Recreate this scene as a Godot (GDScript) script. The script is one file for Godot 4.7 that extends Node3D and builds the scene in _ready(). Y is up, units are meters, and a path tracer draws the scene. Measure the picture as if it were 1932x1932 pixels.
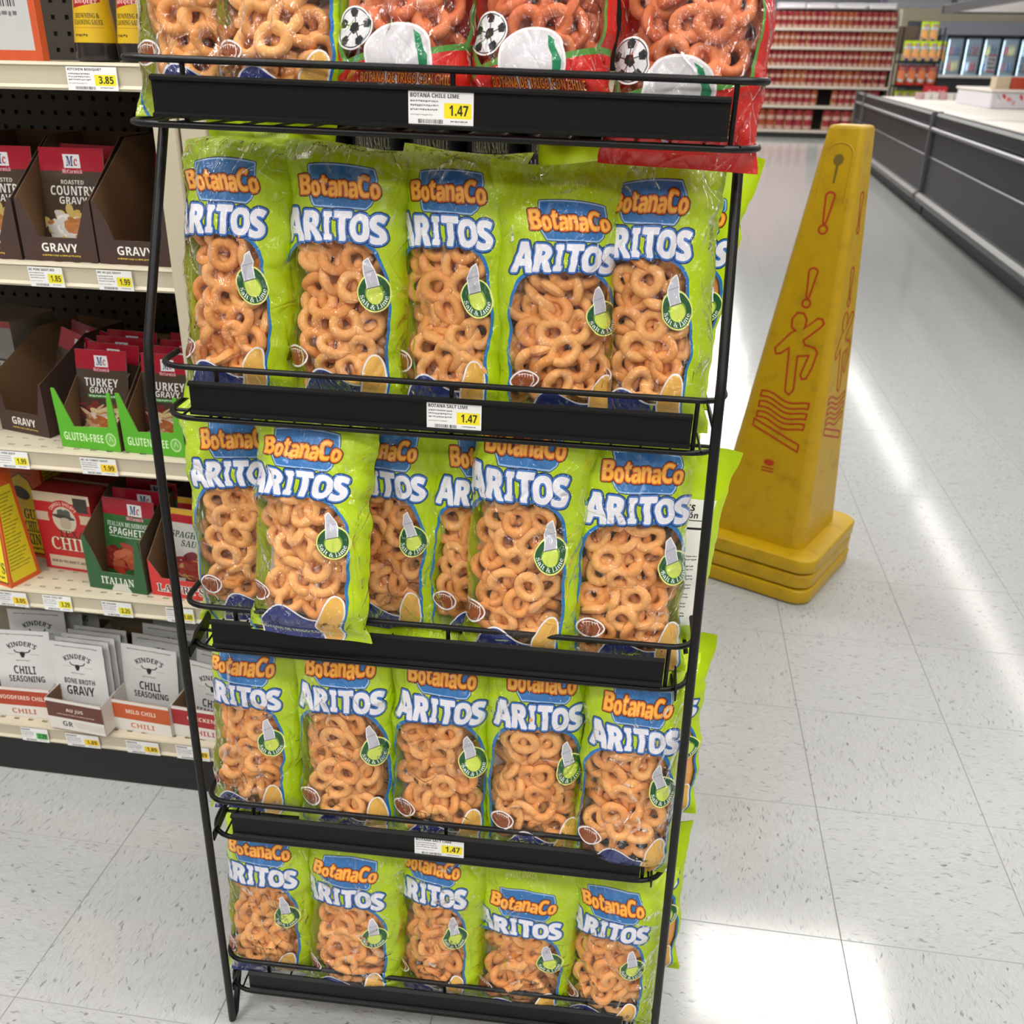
extends Node3D

# A supermarket aisle end: a black wire rack of ring-snack bags in front of a gondola of seasoning packets,
# a yellow floor cone, freezers and a far shelf of cans. Units are metres, y up, the camera stands above the origin.

const TILE := 0.3048
const TILE_ORIGIN := Vector2(0.3725, -1.1657)     # one joint crossing of the floor tiles (x, z)
const CEILING := 3.35
const GFRONT := -1.316                            # front of the gondola shelves
const SS := 2                                     # supersampling of drawn print

var M := {}
var taken := {}
var rng := RandomNumberGenerator.new()
var ring_meshes: Array[Mesh] = []
var noise_a := FastNoiseLite.new()
var noise_b := FastNoiseLite.new()
var glyphs := {}


# ---------------------------------------------------------------- mesh building
class MB:
	var v := PackedVector3Array()
	var n := PackedVector3Array()
	var t := PackedVector2Array()
	var ix := PackedInt32Array()
	var xf := Transform3D()

	func vert(p: Vector3, nn: Vector3, uv := Vector2.ZERO) -> int:
		v.append(xf * p)
		n.append((xf.basis * nn).normalized())
		t.append(uv)
		return v.size() - 1

	func idx(a: int, b: int, c: int) -> void:      # counter-clockwise seen from outside
		ix.append_array(PackedInt32Array([a, c, b]))

	func quad(a: Vector3, b: Vector3, c: Vector3, d: Vector3, u0 := Vector2(0, 1), u1 := Vector2(1, 0)) -> void:
		var nn := (b - a).cross(d - a).normalized()
		var i := vert(a, nn, u0)
		vert(b, nn, Vector2(u1.x, u0.y))
		vert(c, nn, u1)
		vert(d, nn, Vector2(u0.x, u1.y))
		idx(i, i + 1, i + 2)
		idx(i, i + 2, i + 3)

	func face(pts: Array, center: Vector3) -> void:  # convex polygon of a solid, turned outwards
		var nn: Vector3 = (pts[1] - pts[0]).cross(pts[2] - pts[0]).normalized()
		var mid := Vector3.ZERO
		for p in pts:
			mid += p / pts.size()
		if nn.dot(mid - center) < 0:
			pts.reverse()
			nn = -nn
		var i := v.size()
		for p in pts:
			var q: Vector3 = p
			var uv := Vector2(q.x, q.y) if absf(nn.z) > 0.6 else Vector2(q.z, q.y) if absf(nn.x) > 0.6 else Vector2(q.x, q.z)
			vert(p, nn, uv)
		for k in range(1, pts.size() - 1):
			idx(i, i + k, i + k + 1)

	func box(lo: Vector3, hi: Vector3, ch := 0.0) -> MB:
		var c := (lo + hi) / 2.0
		var h := (hi - lo) / 2.0
		ch = minf(ch, 0.45 * minf(h.x, minf(h.y, h.z)) * 2.0)
		var vv := func(s: Vector3, ax: int) -> Vector3:
			var r := h - Vector3(ch, ch, ch)
			r[ax] = h[ax]
			return c + s * r
		for ax in 3:
			var b := (ax + 1) % 3
			var d := (ax + 2) % 3
			for s in [-1.0, 1.0]:
				var pts := []
				for q in [[-1.0, -1.0], [1.0, -1.0], [1.0, 1.0], [-1.0, 1.0]]:
					var sg := Vector3.ZERO
					sg[ax] = s
					sg[b] = q[0]
					sg[d] = q[1]
					pts.append(vv.call(sg, ax))
				face(pts, c)
			if ch > 0.0:
				for s1 in [-1.0, 1.0]:
					for s2 in [-1.0, 1.0]:
						var e0 := Vector3.ZERO
						e0[b] = s1
						e0[d] = s2
						var e1 := e0
						e0[ax] = -1.0
						e1[ax] = 1.0
						face([vv.call(e0, b), vv.call(e1, b), vv.call(e1, d), vv.call(e0, d)], c)
		if ch > 0.0:
			for sx in [-1.0, 1.0]:
				for sy in [-1.0, 1.0]:
					for sz in [-1.0, 1.0]:
						var sg := Vector3(sx, sy, sz)
						face([vv.call(sg, 0), vv.call(sg, 1), vv.call(sg, 2)], c)
		return self

	func grid(nu: int, nv: int, f: Callable, uvf = null, flip := false) -> MB:
		var base := v.size()
		var p := PackedVector3Array()
		p.resize((nu + 1) * (nv + 1))
		for j in nv + 1:
			for i in nu + 1:
				p[j * (nu + 1) + i] = f.call(float(i) / nu, float(j) / nv)
		for j in nv + 1:
			for i in nu + 1:
				var i0 := maxi(i - 1, 0)
				var i1 := mini(i + 1, nu)
				var j0 := maxi(j - 1, 0)
				var j1 := mini(j + 1, nv)
				var nn := (p[j * (nu + 1) + i1] - p[j * (nu + 1) + i0]).cross(p[j1 * (nu + 1) + i] - p[j0 * (nu + 1) + i])
				if flip:
					nn = -nn
				if nn.length_squared() < 1e-18:
					nn = Vector3(0, 0, -1.0 if flip else 1.0)
				var uv := Vector2(float(i) / nu, 1.0 - float(j) / nv)
				if uvf != null:
					uv = uvf.call(float(i) / nu, float(j) / nv)
				vert(p[j * (nu + 1) + i], nn.normalized(), uv)
		for j in nv:
			for i in nu:
				var a := base + j * (nu + 1) + i
				var b := a + 1
				var c := b + nu + 1
				var d := a + nu + 1
				if flip:
					idx(a, c, b)
					idx(a, d, c)
				else:
					idx(a, b, c)
					idx(a, c, d)
		return self

	func tube(path: Array, r: float, seg := 6, closed := false) -> MB:
		var m := path.size()
		var base := v.size()
		var up := Vector3.ZERO
		for i in m:
			var pa: Vector3 = path[(i - 1 + m) % m] if closed else path[maxi(i - 1, 0)]
			var pb: Vector3 = path[(i + 1) % m] if closed else path[mini(i + 1, m - 1)]
			var dir := (pb - pa).normalized()
			if up == Vector3.ZERO:
				up = Vector3.UP if absf(dir.y) < 0.9 else Vector3.RIGHT
			var s := dir.cross(up).normalized()
			up = s.cross(dir).normalized()
			for k in seg:
				var a := TAU * k / seg
				var nn := s * cos(a) + up * sin(a)
				var c: Vector3 = path[i]
				vert(c + nn * r, nn, Vector2(float(k) / seg, float(i)))
		var last := m if closed else m - 1
		for i in last:
			for k in seg:
				var a := base + i * seg + k
				var b := base + i * seg + (k + 1) % seg
				var c := base + ((i + 1) % m) * seg + (k + 1) % seg
				var d := base + ((i + 1) % m) * seg + k
				idx(a, c, b)
				idx(a, d, c)
		if not closed:
			for e in [[0, -1.0], [m - 1, 1.0]]:
				var c0: Vector3 = path[e[0]]
				var nb: Vector3 = path[1] if e[0] == 0 else path[m - 2]
				var nn := (c0 - nb).normalized()
				var ci := vert(c0, nn)
				for k in seg:
					var a := vert(v[base + e[0] * seg + k] if xf == Transform3D() else xf.affine_inverse() * v[base + e[0] * seg + k], nn)
					var b := vert(v[base + e[0] * seg + (k + 1) % seg] if xf == Transform3D() else xf.affine_inverse() * v[base + e[0] * seg + (k + 1) % seg], nn)
					if e[1] < 0:
						idx(ci, b, a)
					else:
						idx(ci, a, b)
		return self

	func lathe(prof: Array, seg := 20, at := Vector3.ZERO) -> MB:   # prof of Vector2(radius, height) from the bottom up
		var base := v.size()
		for j in prof.size():
			var q: Vector2 = prof[j]
			var a: Vector2 = prof[maxi(j - 1, 0)]
			var b: Vector2 = prof[mini(j + 1, prof.size() - 1)]
			var d := (b - a).normalized()
			for i in seg + 1:
				var w := TAU * i / seg
				var nn := Vector3(sin(w) * d.y, -d.x, cos(w) * d.y)
				if nn.length_squared() < 1e-9:
					nn = Vector3.UP
				vert(at + Vector3(sin(w) * q.x, q.y, cos(w) * q.x), nn.normalized(), Vector2(fmod(float(i) / seg + 0.5, 1.0001), 1.0 - float(j) / (prof.size() - 1)))
		for j in prof.size() - 1:
			for i in seg:
				var a := base + j * (seg + 1) + i
				var b := a + 1
				var c := b + seg + 1
				var d := a + seg + 1
				idx(a, b, c)
				idx(a, c, d)
		return self

	func prism(poly: PackedVector2Array, z0: float, z1: float) -> MB:   # outline in x, y pulled from z0 to z1 (the front)
		if Geometry2D.is_polygon_clockwise(poly):
			poly = poly.duplicate()
			poly.reverse()
		var lo := poly[0]
		var hi := poly[0]
		for p in poly:
			lo = lo.min(p)
			hi = hi.max(p)
		var tr := Geometry2D.triangulate_polygon(poly)
		for side in [[z1, 1.0], [z0, -1.0]]:
			var base := v.size()
			for p in poly:
				var uv := Vector2((p.x - lo.x) / (hi.x - lo.x), 1.0 - (p.y - lo.y) / (hi.y - lo.y))
				vert(Vector3(p.x, p.y, side[0]), Vector3(0, 0, side[1]), uv)
			for k in range(0, tr.size(), 3):
				var a := tr[k]
				var b := tr[k + 1]
				var c := tr[k + 2]
				var ccw := (poly[b] - poly[a]).cross(poly[c] - poly[a]) > 0
				if ccw == (side[1] > 0):
					idx(base + a, base + b, base + c)
				else:
					idx(base + a, base + c, base + b)
		for k in poly.size():
			var a := poly[k]
			var b := poly[(k + 1) % poly.size()]
			quad(Vector3(a.x, a.y, z0), Vector3(b.x, b.y, z0), Vector3(b.x, b.y, z1), Vector3(a.x, a.y, z1))
		return self

	func mesh() -> ArrayMesh:
		return onto(ArrayMesh.new())

	func onto(m: ArrayMesh) -> ArrayMesh:
		var a := []
		a.resize(Mesh.ARRAY_MAX)
		a[Mesh.ARRAY_VERTEX] = v
		a[Mesh.ARRAY_NORMAL] = n
		a[Mesh.ARRAY_TEX_UV] = t
		a[Mesh.ARRAY_INDEX] = ix
		m.add_surface_from_arrays(Mesh.PRIMITIVE_TRIANGLES, a)
		return m


# ---------------------------------------------------------------- nodes
func numbered(called: String) -> String:
	taken[called] = taken.get(called, -1) + 1
	return called if taken[called] == 0 else "%s_%03d" % [called, taken[called]]


func tag(o: Node, label: String, category: String, group := "") -> Node:
	o.set_meta("label", label)
	o.set_meta("category", category)
	if group:
		o.set_meta("group", group)
	return o


func thing(called: String, label: String, category: String, at := Transform3D(), group := "") -> Node3D:
	var o := Node3D.new()
	o.name = numbered(called)
	o.transform = at
	tag(o, label, category, group)
	add_child(o)
	return o


func part(called: String, m: Mesh, material: Material, parent: Node, at := Transform3D()) -> MeshInstance3D:
	var o := MeshInstance3D.new()
	o.name = called
	o.mesh = m
	if material:
		o.material_override = material
	o.transform = at
	parent.add_child(o, true)
	return o


func single(called: String, m: Mesh, material: Material, label: String, category: String, at := Transform3D(), group := "") -> MeshInstance3D:
	var o := part(numbered(called), m, material, self, at)
	tag(o, label, category, group)
	return o


func struct(called: String, m: Mesh, material: Material) -> MeshInstance3D:
	var o := part(called, m, material, self)
	o.set_meta("kind", "structure")
	return o


func at(x: float, y: float, z: float, yaw := 0.0, pitch := 0.0, roll := 0.0) -> Transform3D:
	return Transform3D(Basis.from_euler(Vector3(deg_to_rad(pitch), deg_to_rad(yaw), deg_to_rad(roll)), EULER_ORDER_YXZ), Vector3(x, y, z))


func mat(key: String, c: Color, rough := 0.5, metal := 0.0, tex: Texture2D = null, spec := 0.5) -> StandardMaterial3D:
	if M.has(key):
		return M[key]
	var m := StandardMaterial3D.new()
	m.resource_name = key
	m.albedo_color = c
	m.roughness = rough
	m.metallic = metal
	m.metallic_specular = spec
	if tex:
		m.albedo_texture = tex
	M[key] = m
	return m


func c8(r: int, g: int, b: int, a := 255) -> Color:
	return Color8(r, g, b, a)


# ---------------------------------------------------------------- print (textures are drawn at SS times their size, then reduced)
func canvas(w: int, h: int, c: Color) -> Image:
	var im := Image.create(w * SS, h * SS, false, Image.FORMAT_RGBA8)
	im.fill(c)
	return im


func finish(im: Image) -> ImageTexture:
	im.resize(im.get_width() / SS, im.get_height() / SS, Image.INTERPOLATE_BILINEAR)
	return ImageTexture.create_from_image(im)


func fill_tri(im: Image, a: Vector2, b: Vector2, c: Vector2, col: Color) -> void:
	var y0 := maxi(0, int(ceil(minf(a.y, minf(b.y, c.y)) - 0.5)))
	var y1 := mini(im.get_height() - 1, int(floor(maxf(a.y, maxf(b.y, c.y)) - 0.5)))
	for y in range(y0, y1 + 1):
		var yc := y + 0.5
		var lo := INF
		var hi := -INF
		for e in [[a, b], [b, c], [c, a]]:
			var p: Vector2 = e[0]
			var q: Vector2 = e[1]
			if (p.y <= yc) != (q.y <= yc):
				var x := p.x + (q.x - p.x) * (yc - p.y) / (q.y - p.y)
				lo = minf(lo, x)
				hi = maxf(hi, x)
		if hi > lo:
			var xa := int(ceil(lo - 0.5))
			var xb := int(ceil(hi - 0.5))
			if xb > xa:
				im.fill_rect(Rect2i(xa, y, xb - xa, 1), col)


func poly(im: Image, pts: PackedVector2Array, col: Color) -> void:
	var p := PackedVector2Array()
	for q in pts:
		p.append(q * SS)
	var tr := Geometry2D.triangulate_polygon(p)
	for k in range(0, tr.size(), 3):
		fill_tri(im, p[tr[k]], p[tr[k + 1]], p[tr[k + 2]], col)


func rect(im: Image, x: float, y: float, w: float, h: float, col: Color) -> void:
	im.fill_rect(Rect2i(int(x * SS), int(y * SS), int(w * SS), int(h * SS)), col)


func oval(c: Vector2, rx: float, ry: float, turn := 0.0, power := 2.0, seg := 48) -> PackedVector2Array:
	var p := PackedVector2Array()
	for k in seg:
		var w := TAU * k / seg
		var q := Vector2(signf(cos(w)) * pow(absf(cos(w)), 2.0 / power) * rx, signf(sin(w)) * pow(absf(sin(w)), 2.0 / power) * ry)
		p.append(c + q.rotated(turn))
	return p


func grown(pts: PackedVector2Array, by: float) -> PackedVector2Array:
	var r := Geometry2D.offset_polygon(pts, by, Geometry2D.JOIN_ROUND)
	return r[0] if r.size() else pts


func stroke(im: Image, pts: Array, width: float, col: Color, closed := false) -> void:
	var m := pts.size()
	for k in (m if closed else m - 1):
		var a: Vector2 = pts[k]
		var b: Vector2 = pts[(k + 1) % m]
		var s := (b - a).normalized().orthogonal() * width / 2.0
		poly(im, PackedVector2Array([a + s, b + s, b - s, a - s]), col)
		poly(im, oval(b, width / 2, width / 2, 0, 2, 10), col)


func letters(s: String, serif := false) -> Array:      # [triangles, size] of a line of text, y down, from its top left
	var key := s + ("/s" if serif else "")
	if not glyphs.has(key):
		var f := SystemFont.new()
		f.font_names = PackedStringArray(["Droid Serif" if serif else "Droid Sans"])
		f.font_weight = 700
		var tm := TextMesh.new()
		tm.font = f
		tm.text = s
		tm.font_size = 64
		tm.pixel_size = 1.0
		tm.depth = 0.0
		tm.curve_step = 1.5
		var a := tm.get_mesh_arrays()
		var out := PackedVector2Array()
		if a.size() and a[Mesh.ARRAY_VERTEX] != null:
			var vs: PackedVector3Array = a[Mesh.ARRAY_VERTEX]
			var ids = a[Mesh.ARRAY_INDEX]
			if ids == null or ids.size() == 0:
				for q in vs:
					out.append(Vector2(q.x, -q.y))
			else:
				for i in ids:
					out.append(Vector2(vs[i].x, -vs[i].y))
		var lo := Vector2(INF, INF)
		var hi := -lo
		for q in out:
			lo = lo.min(q)
			hi = hi.max(q)
		for k in out.size():
			out[k] -= lo
		glyphs[key] = [out, hi - lo]
	return glyphs[key]


# Text stretched into the box; rims = [[radius, colour], ...] from the widest in; bend lowers the middle; arc > 0 lays it on a circle
func write(im: Image, s: String, x: float, y: float, w: float, h: float, col: Color, serif := false, rims := [], bend := 0.0, shear := 0.0, arc := 0.0) -> void:
	var g := letters(s, serif)
	var tr: PackedVector2Array = g[0]
	var size: Vector2 = g[1]
	if tr.is_empty():
		return
	var pad := 4.0 + absf(bend) + absf(shear) * h + (h + w * 0.3 if arc != 0.0 else 0.0)
	var mask := Image.create(int((w + 2 * pad) * SS), int((h + 2 * pad) * SS), false, Image.FORMAT_RGBA8)
	var p := PackedVector2Array()
	for q in tr:
		var u := q.x / size.x
		var d := q.y / size.y
		var k := Vector2(u * w + shear * (0.5 - d) * h, d * h + bend * (1.0 - pow(2.0 * u - 1.0, 2)))
		if arc != 0.0:
			var big := absf(arc)
			var ang := (u - 0.5) * w / big
			if arc > 0:      # over the top of a circle
				var r := big - (d - 0.5) * h
				k = Vector2(w / 2 + sin(ang) * r, h / 2 + big - cos(ang) * r)
			else:            # along the bottom of one
				var r := big + (d - 0.5) * h
				k = Vector2(w / 2 + sin(ang) * r, h / 2 - big + cos(ang) * r)
		p.append((k + Vector2(pad, pad)) * SS)
	for i in range(0, p.size(), 3):
		fill_tri(mask, p[i], p[i + 1], p[i + 2], Color.WHITE)
	var full := Rect2i(0, 0, mask.get_width(), mask.get_height())
	var pos := Vector2i(((Vector2(x, y) - Vector2(pad, pad)) * SS).round())
	for rim in rims:
		var solid := Image.create(full.size.x, full.size.y, false, Image.FORMAT_RGBA8)
		solid.fill(rim[1])
		var r: float = rim[0] * SS
		var steps := clampi(int(r * 3), 8, 28)
		for rr in [r, r * 0.5]:
			for i in steps:
				im.blit_rect_mask(solid, mask, full, pos + Vector2i((Vector2.RIGHT.rotated(TAU * i / steps) * rr).round()))
	var ink := Image.create(full.size.x, full.size.y, false, Image.FORMAT_RGBA8)
	ink.fill(col)
	im.blit_rect_mask(ink, mask, full, pos)


func scribble(im: Image, x: float, y: float, w: float, h: float, col: Color, seed_ := 1) -> void:   # a line of print too small to read
	var r := RandomNumberGenerator.new()
	r.seed = seed_
	var k := x
	while k < x + w:
		var d := r.randf_range(0.6, 2.4) * h * 0.5
		rect(im, k, y + r.randf() * h * 0.2, maxf(d, 0.6), h * r.randf_range(0.6, 1.0), col)
		k += d + h * 0.25


func barcode(im: Image, x: float, y: float, w: float, h: float, seed_ := 1) -> void:
	var r := RandomNumberGenerator.new()
	r.seed = seed_
	var k := x
	while k < x + w:
		var d := float(r.randi_range(1, 3)) * 0.8
		rect(im, k, y, d, h, c8(35, 35, 35))
		k += d + r.randi_range(1, 3) * 0.8


# ---------------------------------------------------------------- the scene
func _ready() -> void:
	rng.seed = 7
	# camera, sky, exposure
	var cam := Camera3D.new()
	cam.name = "camera"
	add_child(cam)
	cam.position = Vector3(0, 1.2615, 0)
	cam.basis = Basis.from_euler(Vector3(-0.44189, 0.14272, 0.018), EULER_ORDER_YXZ)
	var lens := CameraAttributesPhysical.new()      # a phone lens: 4 mm opening, focused on the rack
	lens.frustum_focal_length = 22.66
	lens.frustum_focus_distance = 1.05
	lens.exposure_aperture = 6.5
	lens.frustum_near = 0.05
	lens.frustum_far = 200.0
	cam.attributes = lens
	cam.fov = 55.79
	cam.current = true
	var env := Environment.new()
	env.background_mode = Environment.BG_COLOR
	env.background_color = Color(0.5, 0.5, 0.5)
	env.tonemap_mode = Environment.TONE_MAPPER_LINEAR
	env.tonemap_exposure = 1.27
	env.sdfgi_enabled = true
	env.ssao_enabled = true
	env.ssil_enabled = true
	var we := WorldEnvironment.new()
	we.name = "world_environment"
	we.environment = env
	add_child(we)
	build_lights()
	build_room()
	build_floor()
	prepare_bags()
	build_rack()
	build_gondola()
	build_products()
	build_cone()
	build_freezers()
	build_can_shelf()
	build_back()


const LAMP_POWER := 1.4

func ceiling_lamp(x: float, z: float, w: float, d: float, power: float, label: String) -> void:
	var o := thing("ceiling_light", label, "ceiling light", at(x, CEILING, z), "fluorescent ceiling lights")
	var f := MB.new()
	for s in [[-w / 2 - 0.02, -w / 2, -d / 2 - 0.02, d / 2 + 0.02], [w / 2, w / 2 + 0.02, -d / 2 - 0.02, d / 2 + 0.02], [-w / 2, w / 2, -d / 2 - 0.02, -d / 2], [-w / 2, w / 2, d / 2, d / 2 + 0.02]]:
		f.box(Vector3(s[0], -0.035, s[2]), Vector3(s[1], 0.0, s[3]))
	part("lamp_frame", f.mesh(), mat("lamp_white", c8(235, 235, 232), 0.5), o)
	var g := mat("lamp_glow", Color.WHITE, 0.6)
	g.emission_enabled = true
	g.emission = Color(1.0, 0.99, 0.97)
	g.emission_energy_multiplier = 1.5
	part("lamp_diffuser", MB.new().box(Vector3(-w / 2, -0.02, -d / 2), Vector3(w / 2, -0.012, d / 2)).mesh(), g, o)
	var l := AreaLight3D.new()
	l.name = "lamp"
	l.area_size = Vector2(w, d)
	l.light_energy = power * LAMP_POWER
	l.light_color = Color(1.0, 0.99, 0.97)
	l.area_range = 60.0
	l.shadow_enabled = true
	o.add_child(l, true)
	l.position = Vector3(0, -0.026, 0)
	l.rotation = Vector3(-PI / 2, 0, 0)


func build_lights() -> void:
	for z in [2.7, 1.05, -0.6, -3.9]:      # wide troffers over the aisle where the rack stands, and their twins to the left
		ceiling_lamp(1.0, z, 1.02, 0.61, 2.2, "wide troffer light in the ceiling row over the rack aisle")
	for k in 7:
		ceiling_lamp(1.0, -9.0 - 2.2 * k, 1.02, 0.61, 3.5, "wide troffer light in the ceiling row over the far aisle")
	for z in [2.7, 1.05, -0.6, -3.9]:
		ceiling_lamp(-1.6, z, 1.02, 0.61, 2.2, "wide troffer light in the ceiling row over the seasoning shelves")
	for k in 5:
		ceiling_lamp(3.2, 2.0 - 5.2 * k, 0.16, 4.9, 0.8, "long narrow strip light in the ceiling row beside the freezers")
		ceiling_lamp(5.4, 2.0 - 5.2 * k, 0.16, 4.9, 1.6, "long narrow strip light in the ceiling row over the freezers")
	for k in 3:
		ceiling_lamp(-3.8, 1.0 - 4.0 * k, 0.1, 3.6, 1.2, "long narrow strip light in the ceiling row far left")


func build_room() -> void:
	var wall := mat("wall_paint", c8(214, 210, 205), 0.7)
	var back := mat("wall_lavender", c8(196, 196, 206), 0.7)
	struct("ceiling", MB.new().box(Vector3(-6.2, CEILING, -26.4), Vector3(9.2, CEILING + 0.15, 4.4)).mesh(), mat("ceiling_white", c8(240, 240, 240), 0.8))
	struct("wall_left", MB.new().box(Vector3(-6.2, 0, -26.4), Vector3(-6.0, CEILING, 4.4)).mesh(), wall)
	struct("wall_right", MB.new().box(Vector3(9.0, 0, -26.4), Vector3(9.2, CEILING, 4.4)).mesh(), wall)
	struct("wall_front", MB.new().box(Vector3(-6.0, 0, 4.2), Vector3(9.0, CEILING, 4.4)).mesh(), mat("wall_tan", c8(150, 140, 128), 0.8))
	struct("wall_back", MB.new().box(Vector3(-6.0, 0, -26.4), Vector3(9.0, CEILING, -26.2)).mesh(), back)


func streaks(seed_: int) -> ImageTexture:      # one vinyl tile's chips: short strokes along x
	var s := 512
	var im := Image.create(s, s, false, Image.FORMAT_RGBA8)
	var r := RandomNumberGenerator.new()
	r.seed = seed_
	var base := Color(0.70, 0.705, 0.705)
	im.fill(base)
	for k in 3600:
		var p := Vector2(r.randf() * s, r.randf() * s)
		var ln := r.randf_range(8, 34)
		var a := r.randfn(0.0, 0.3)
		var w := r.randf_range(0.6, 2.0)
		var kind := r.randf()
		var col := base * 1.03 if kind < 0.5 else base * r.randf_range(0.925, 0.975)
		if kind > 0.93:
			col = base * r.randf_range(0.68, 0.86)
			w *= 1.15
		if kind > 0.985:
			ln *= 0.8
			w *= 1.9
		for i in int(ln):
			var f := i / ln
			var q := p + Vector2(cos(a), sin(a)) * i + Vector2(0, sin(i * 0.35 + k) * 0.8)
			var hw := w * sin(PI * clampf(f, 0.05, 0.95))
			im.fill_rect(Rect2i(posmod(int(q.x), s - 2), posmod(int(q.y - hw), s - 5), 1, maxi(1, int(hw * 2))), Color(col.r, col.g, col.b))
	return ImageTexture.create_from_image(im)


func build_floor() -> void:
	var grout := mat("tile_joint", c8(120, 118, 112), 0.8)
	var fl := struct("floor", MB.new().box(Vector3(-6.2, -0.12, -26.4), Vector3(9.2, -0.0012, 4.4)).mesh(), grout)
	var mats: Array[Material] = []
	for k in 4:
		var m := mat("vinyl_tile_%d" % k, Color.WHITE, 0.11, 0.0, streaks(40 + k), 0.5)
		mats.append(m)
	var g := 0.00035
	var meshes: Array[Mesh] = []
	for k in 4:
		var b := MB.new()
		var h := TILE / 2 - g
		var c := 0.0006
		var u := Vector2(0.0, 0.0)
		b.quad(Vector3(-h + c, 0, h - c), Vector3(h - c, 0, h - c), Vector3(h - c, 0, -h + c), Vector3(-h + c, 0, -h + c))
		for q in 4:
			var t := Basis(Vector3.UP, q * PI / 2)
			b.quad(t * Vector3(-h, -0.0012, h), t * Vector3(h, -0.0012, h), t * Vector3(h - c, 0, h - c), t * Vector3(-h + c, 0, h - c))
		meshes.append(b.mesh())
	# the tiles that show largest from where one stands are pieces of their own, the rest one field of tiles
	var seen := []
	var rest := [[], [], [], []]
	var eye := Transform3D(Basis.from_euler(Vector3(-0.44189, 0.14272, 0.018), EULER_ORDER_YXZ), Vector3(0, 1.2615, 0)).affine_inverse()
	for i in range(-21, 29):
		for j in range(-18, 83):
			var c := Vector3(TILE_ORIGIN.x + (i + 0.5) * TILE, 0, TILE_ORIGIN.y - (j + 0.5) * TILE)
			if c.x < -5.9 or c.x > 8.9 or c.z < -26.1 or c.z > 4.1:
				continue
			var q := eye * c
			var inside := q.z < -0.4 and absf(q.x) < -q.z * 0.66 and absf(q.y) < -q.z * 0.66
			var hidden := c.x < 0.1 and c.z < -1.45 or c.x > 2.6 and c.z < -5.0
			var how := [c, posmod(i + j, 2), (absi(i * 7 + j * 13 + i * j) >> 1) % 4]
			if inside and not hidden:
				seen.append([q.length(), how])
			else:
				rest[how[2]].append(how)
	seen.sort_custom(func(a, b): return a[0] < b[0])
	for k in seen.size():
		var how: Array = seen[k][1]
		if k < 300:
			part("tile", meshes[how[2]], mats[how[2]], fl, Transform3D(Basis(Vector3.UP, how[1] * PI / 2 + (how[2] % 2) * PI), how[0]))
		else:
			rest[how[2]].append(how)
	for k in 4:
		var mm := MultiMesh.new()
		mm.transform_format = MultiMesh.TRANSFORM_3D
		mm.mesh = meshes[k]
		mm.instance_count = rest[k].size()
		for i in rest[k].size():
			var how: Array = rest[k][i]
			mm.set_instance_transform(i, Transform3D(Basis(Vector3.UP, how[1] * PI / 2), how[0]))
		var o := MultiMeshInstance3D.new()
		o.name = "tile_field"
		o.multimesh = mm
		o.material_override = mats[k]
		o.set_meta("kind", "stuff")
		fl.add_child(o, true)


# ---------------------------------------------------------------- snack bags
func bag_window(cx: float, cy: float, rx: float, ry: float) -> PackedVector2Array:
	return oval(Vector2(cx, cy), rx, ry, 0, 3.8, 64)


func logo(im: Image, y: float) -> void:       # the maker's name on its blue plate
	var plate := PackedVector2Array([Vector2(138, y), Vector2(392, y + 6), Vector2(400, y + 40), Vector2(384, y + 128), Vector2(368, y + 142), Vector2(160, y + 138), Vector2(140, y + 110)])
	poly(im, grown(plate, 9), c8(20, 42, 92))
	poly(im, grown(plate, 6), c8(150, 185, 225))
	poly(im, plate, c8(44, 112, 178))
	var word := "BotanaCo"
	var widths := [48, 40, 28, 40, 40, 40, 48, 42]
	var x := 92.0
	for pass_ in 2:
		x = 92.0
		for k in word.length():
			var cap: bool = k in [0, 6]
			var tall := 74.0 if cap else (64.0 if k == 2 else 50.0)
			var low: float = y + 104.0 + [0, 4, -1, 3, 0, 4, 2, 5][k]
			if pass_ == 0:
				write(im, word[k], x, low - tall, widths[k] - 4.0, tall, c8(60, 26, 12), false, [[9.0, c8(46, 22, 14)], [6.0, c8(196, 84, 22)]])
			else:
				write(im, word[k], x, low - tall, widths[k] - 4.0, tall, c8(248, 184, 66), false, [[2.2, c8(238, 138, 38)]])
			x += widths[k]


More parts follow.
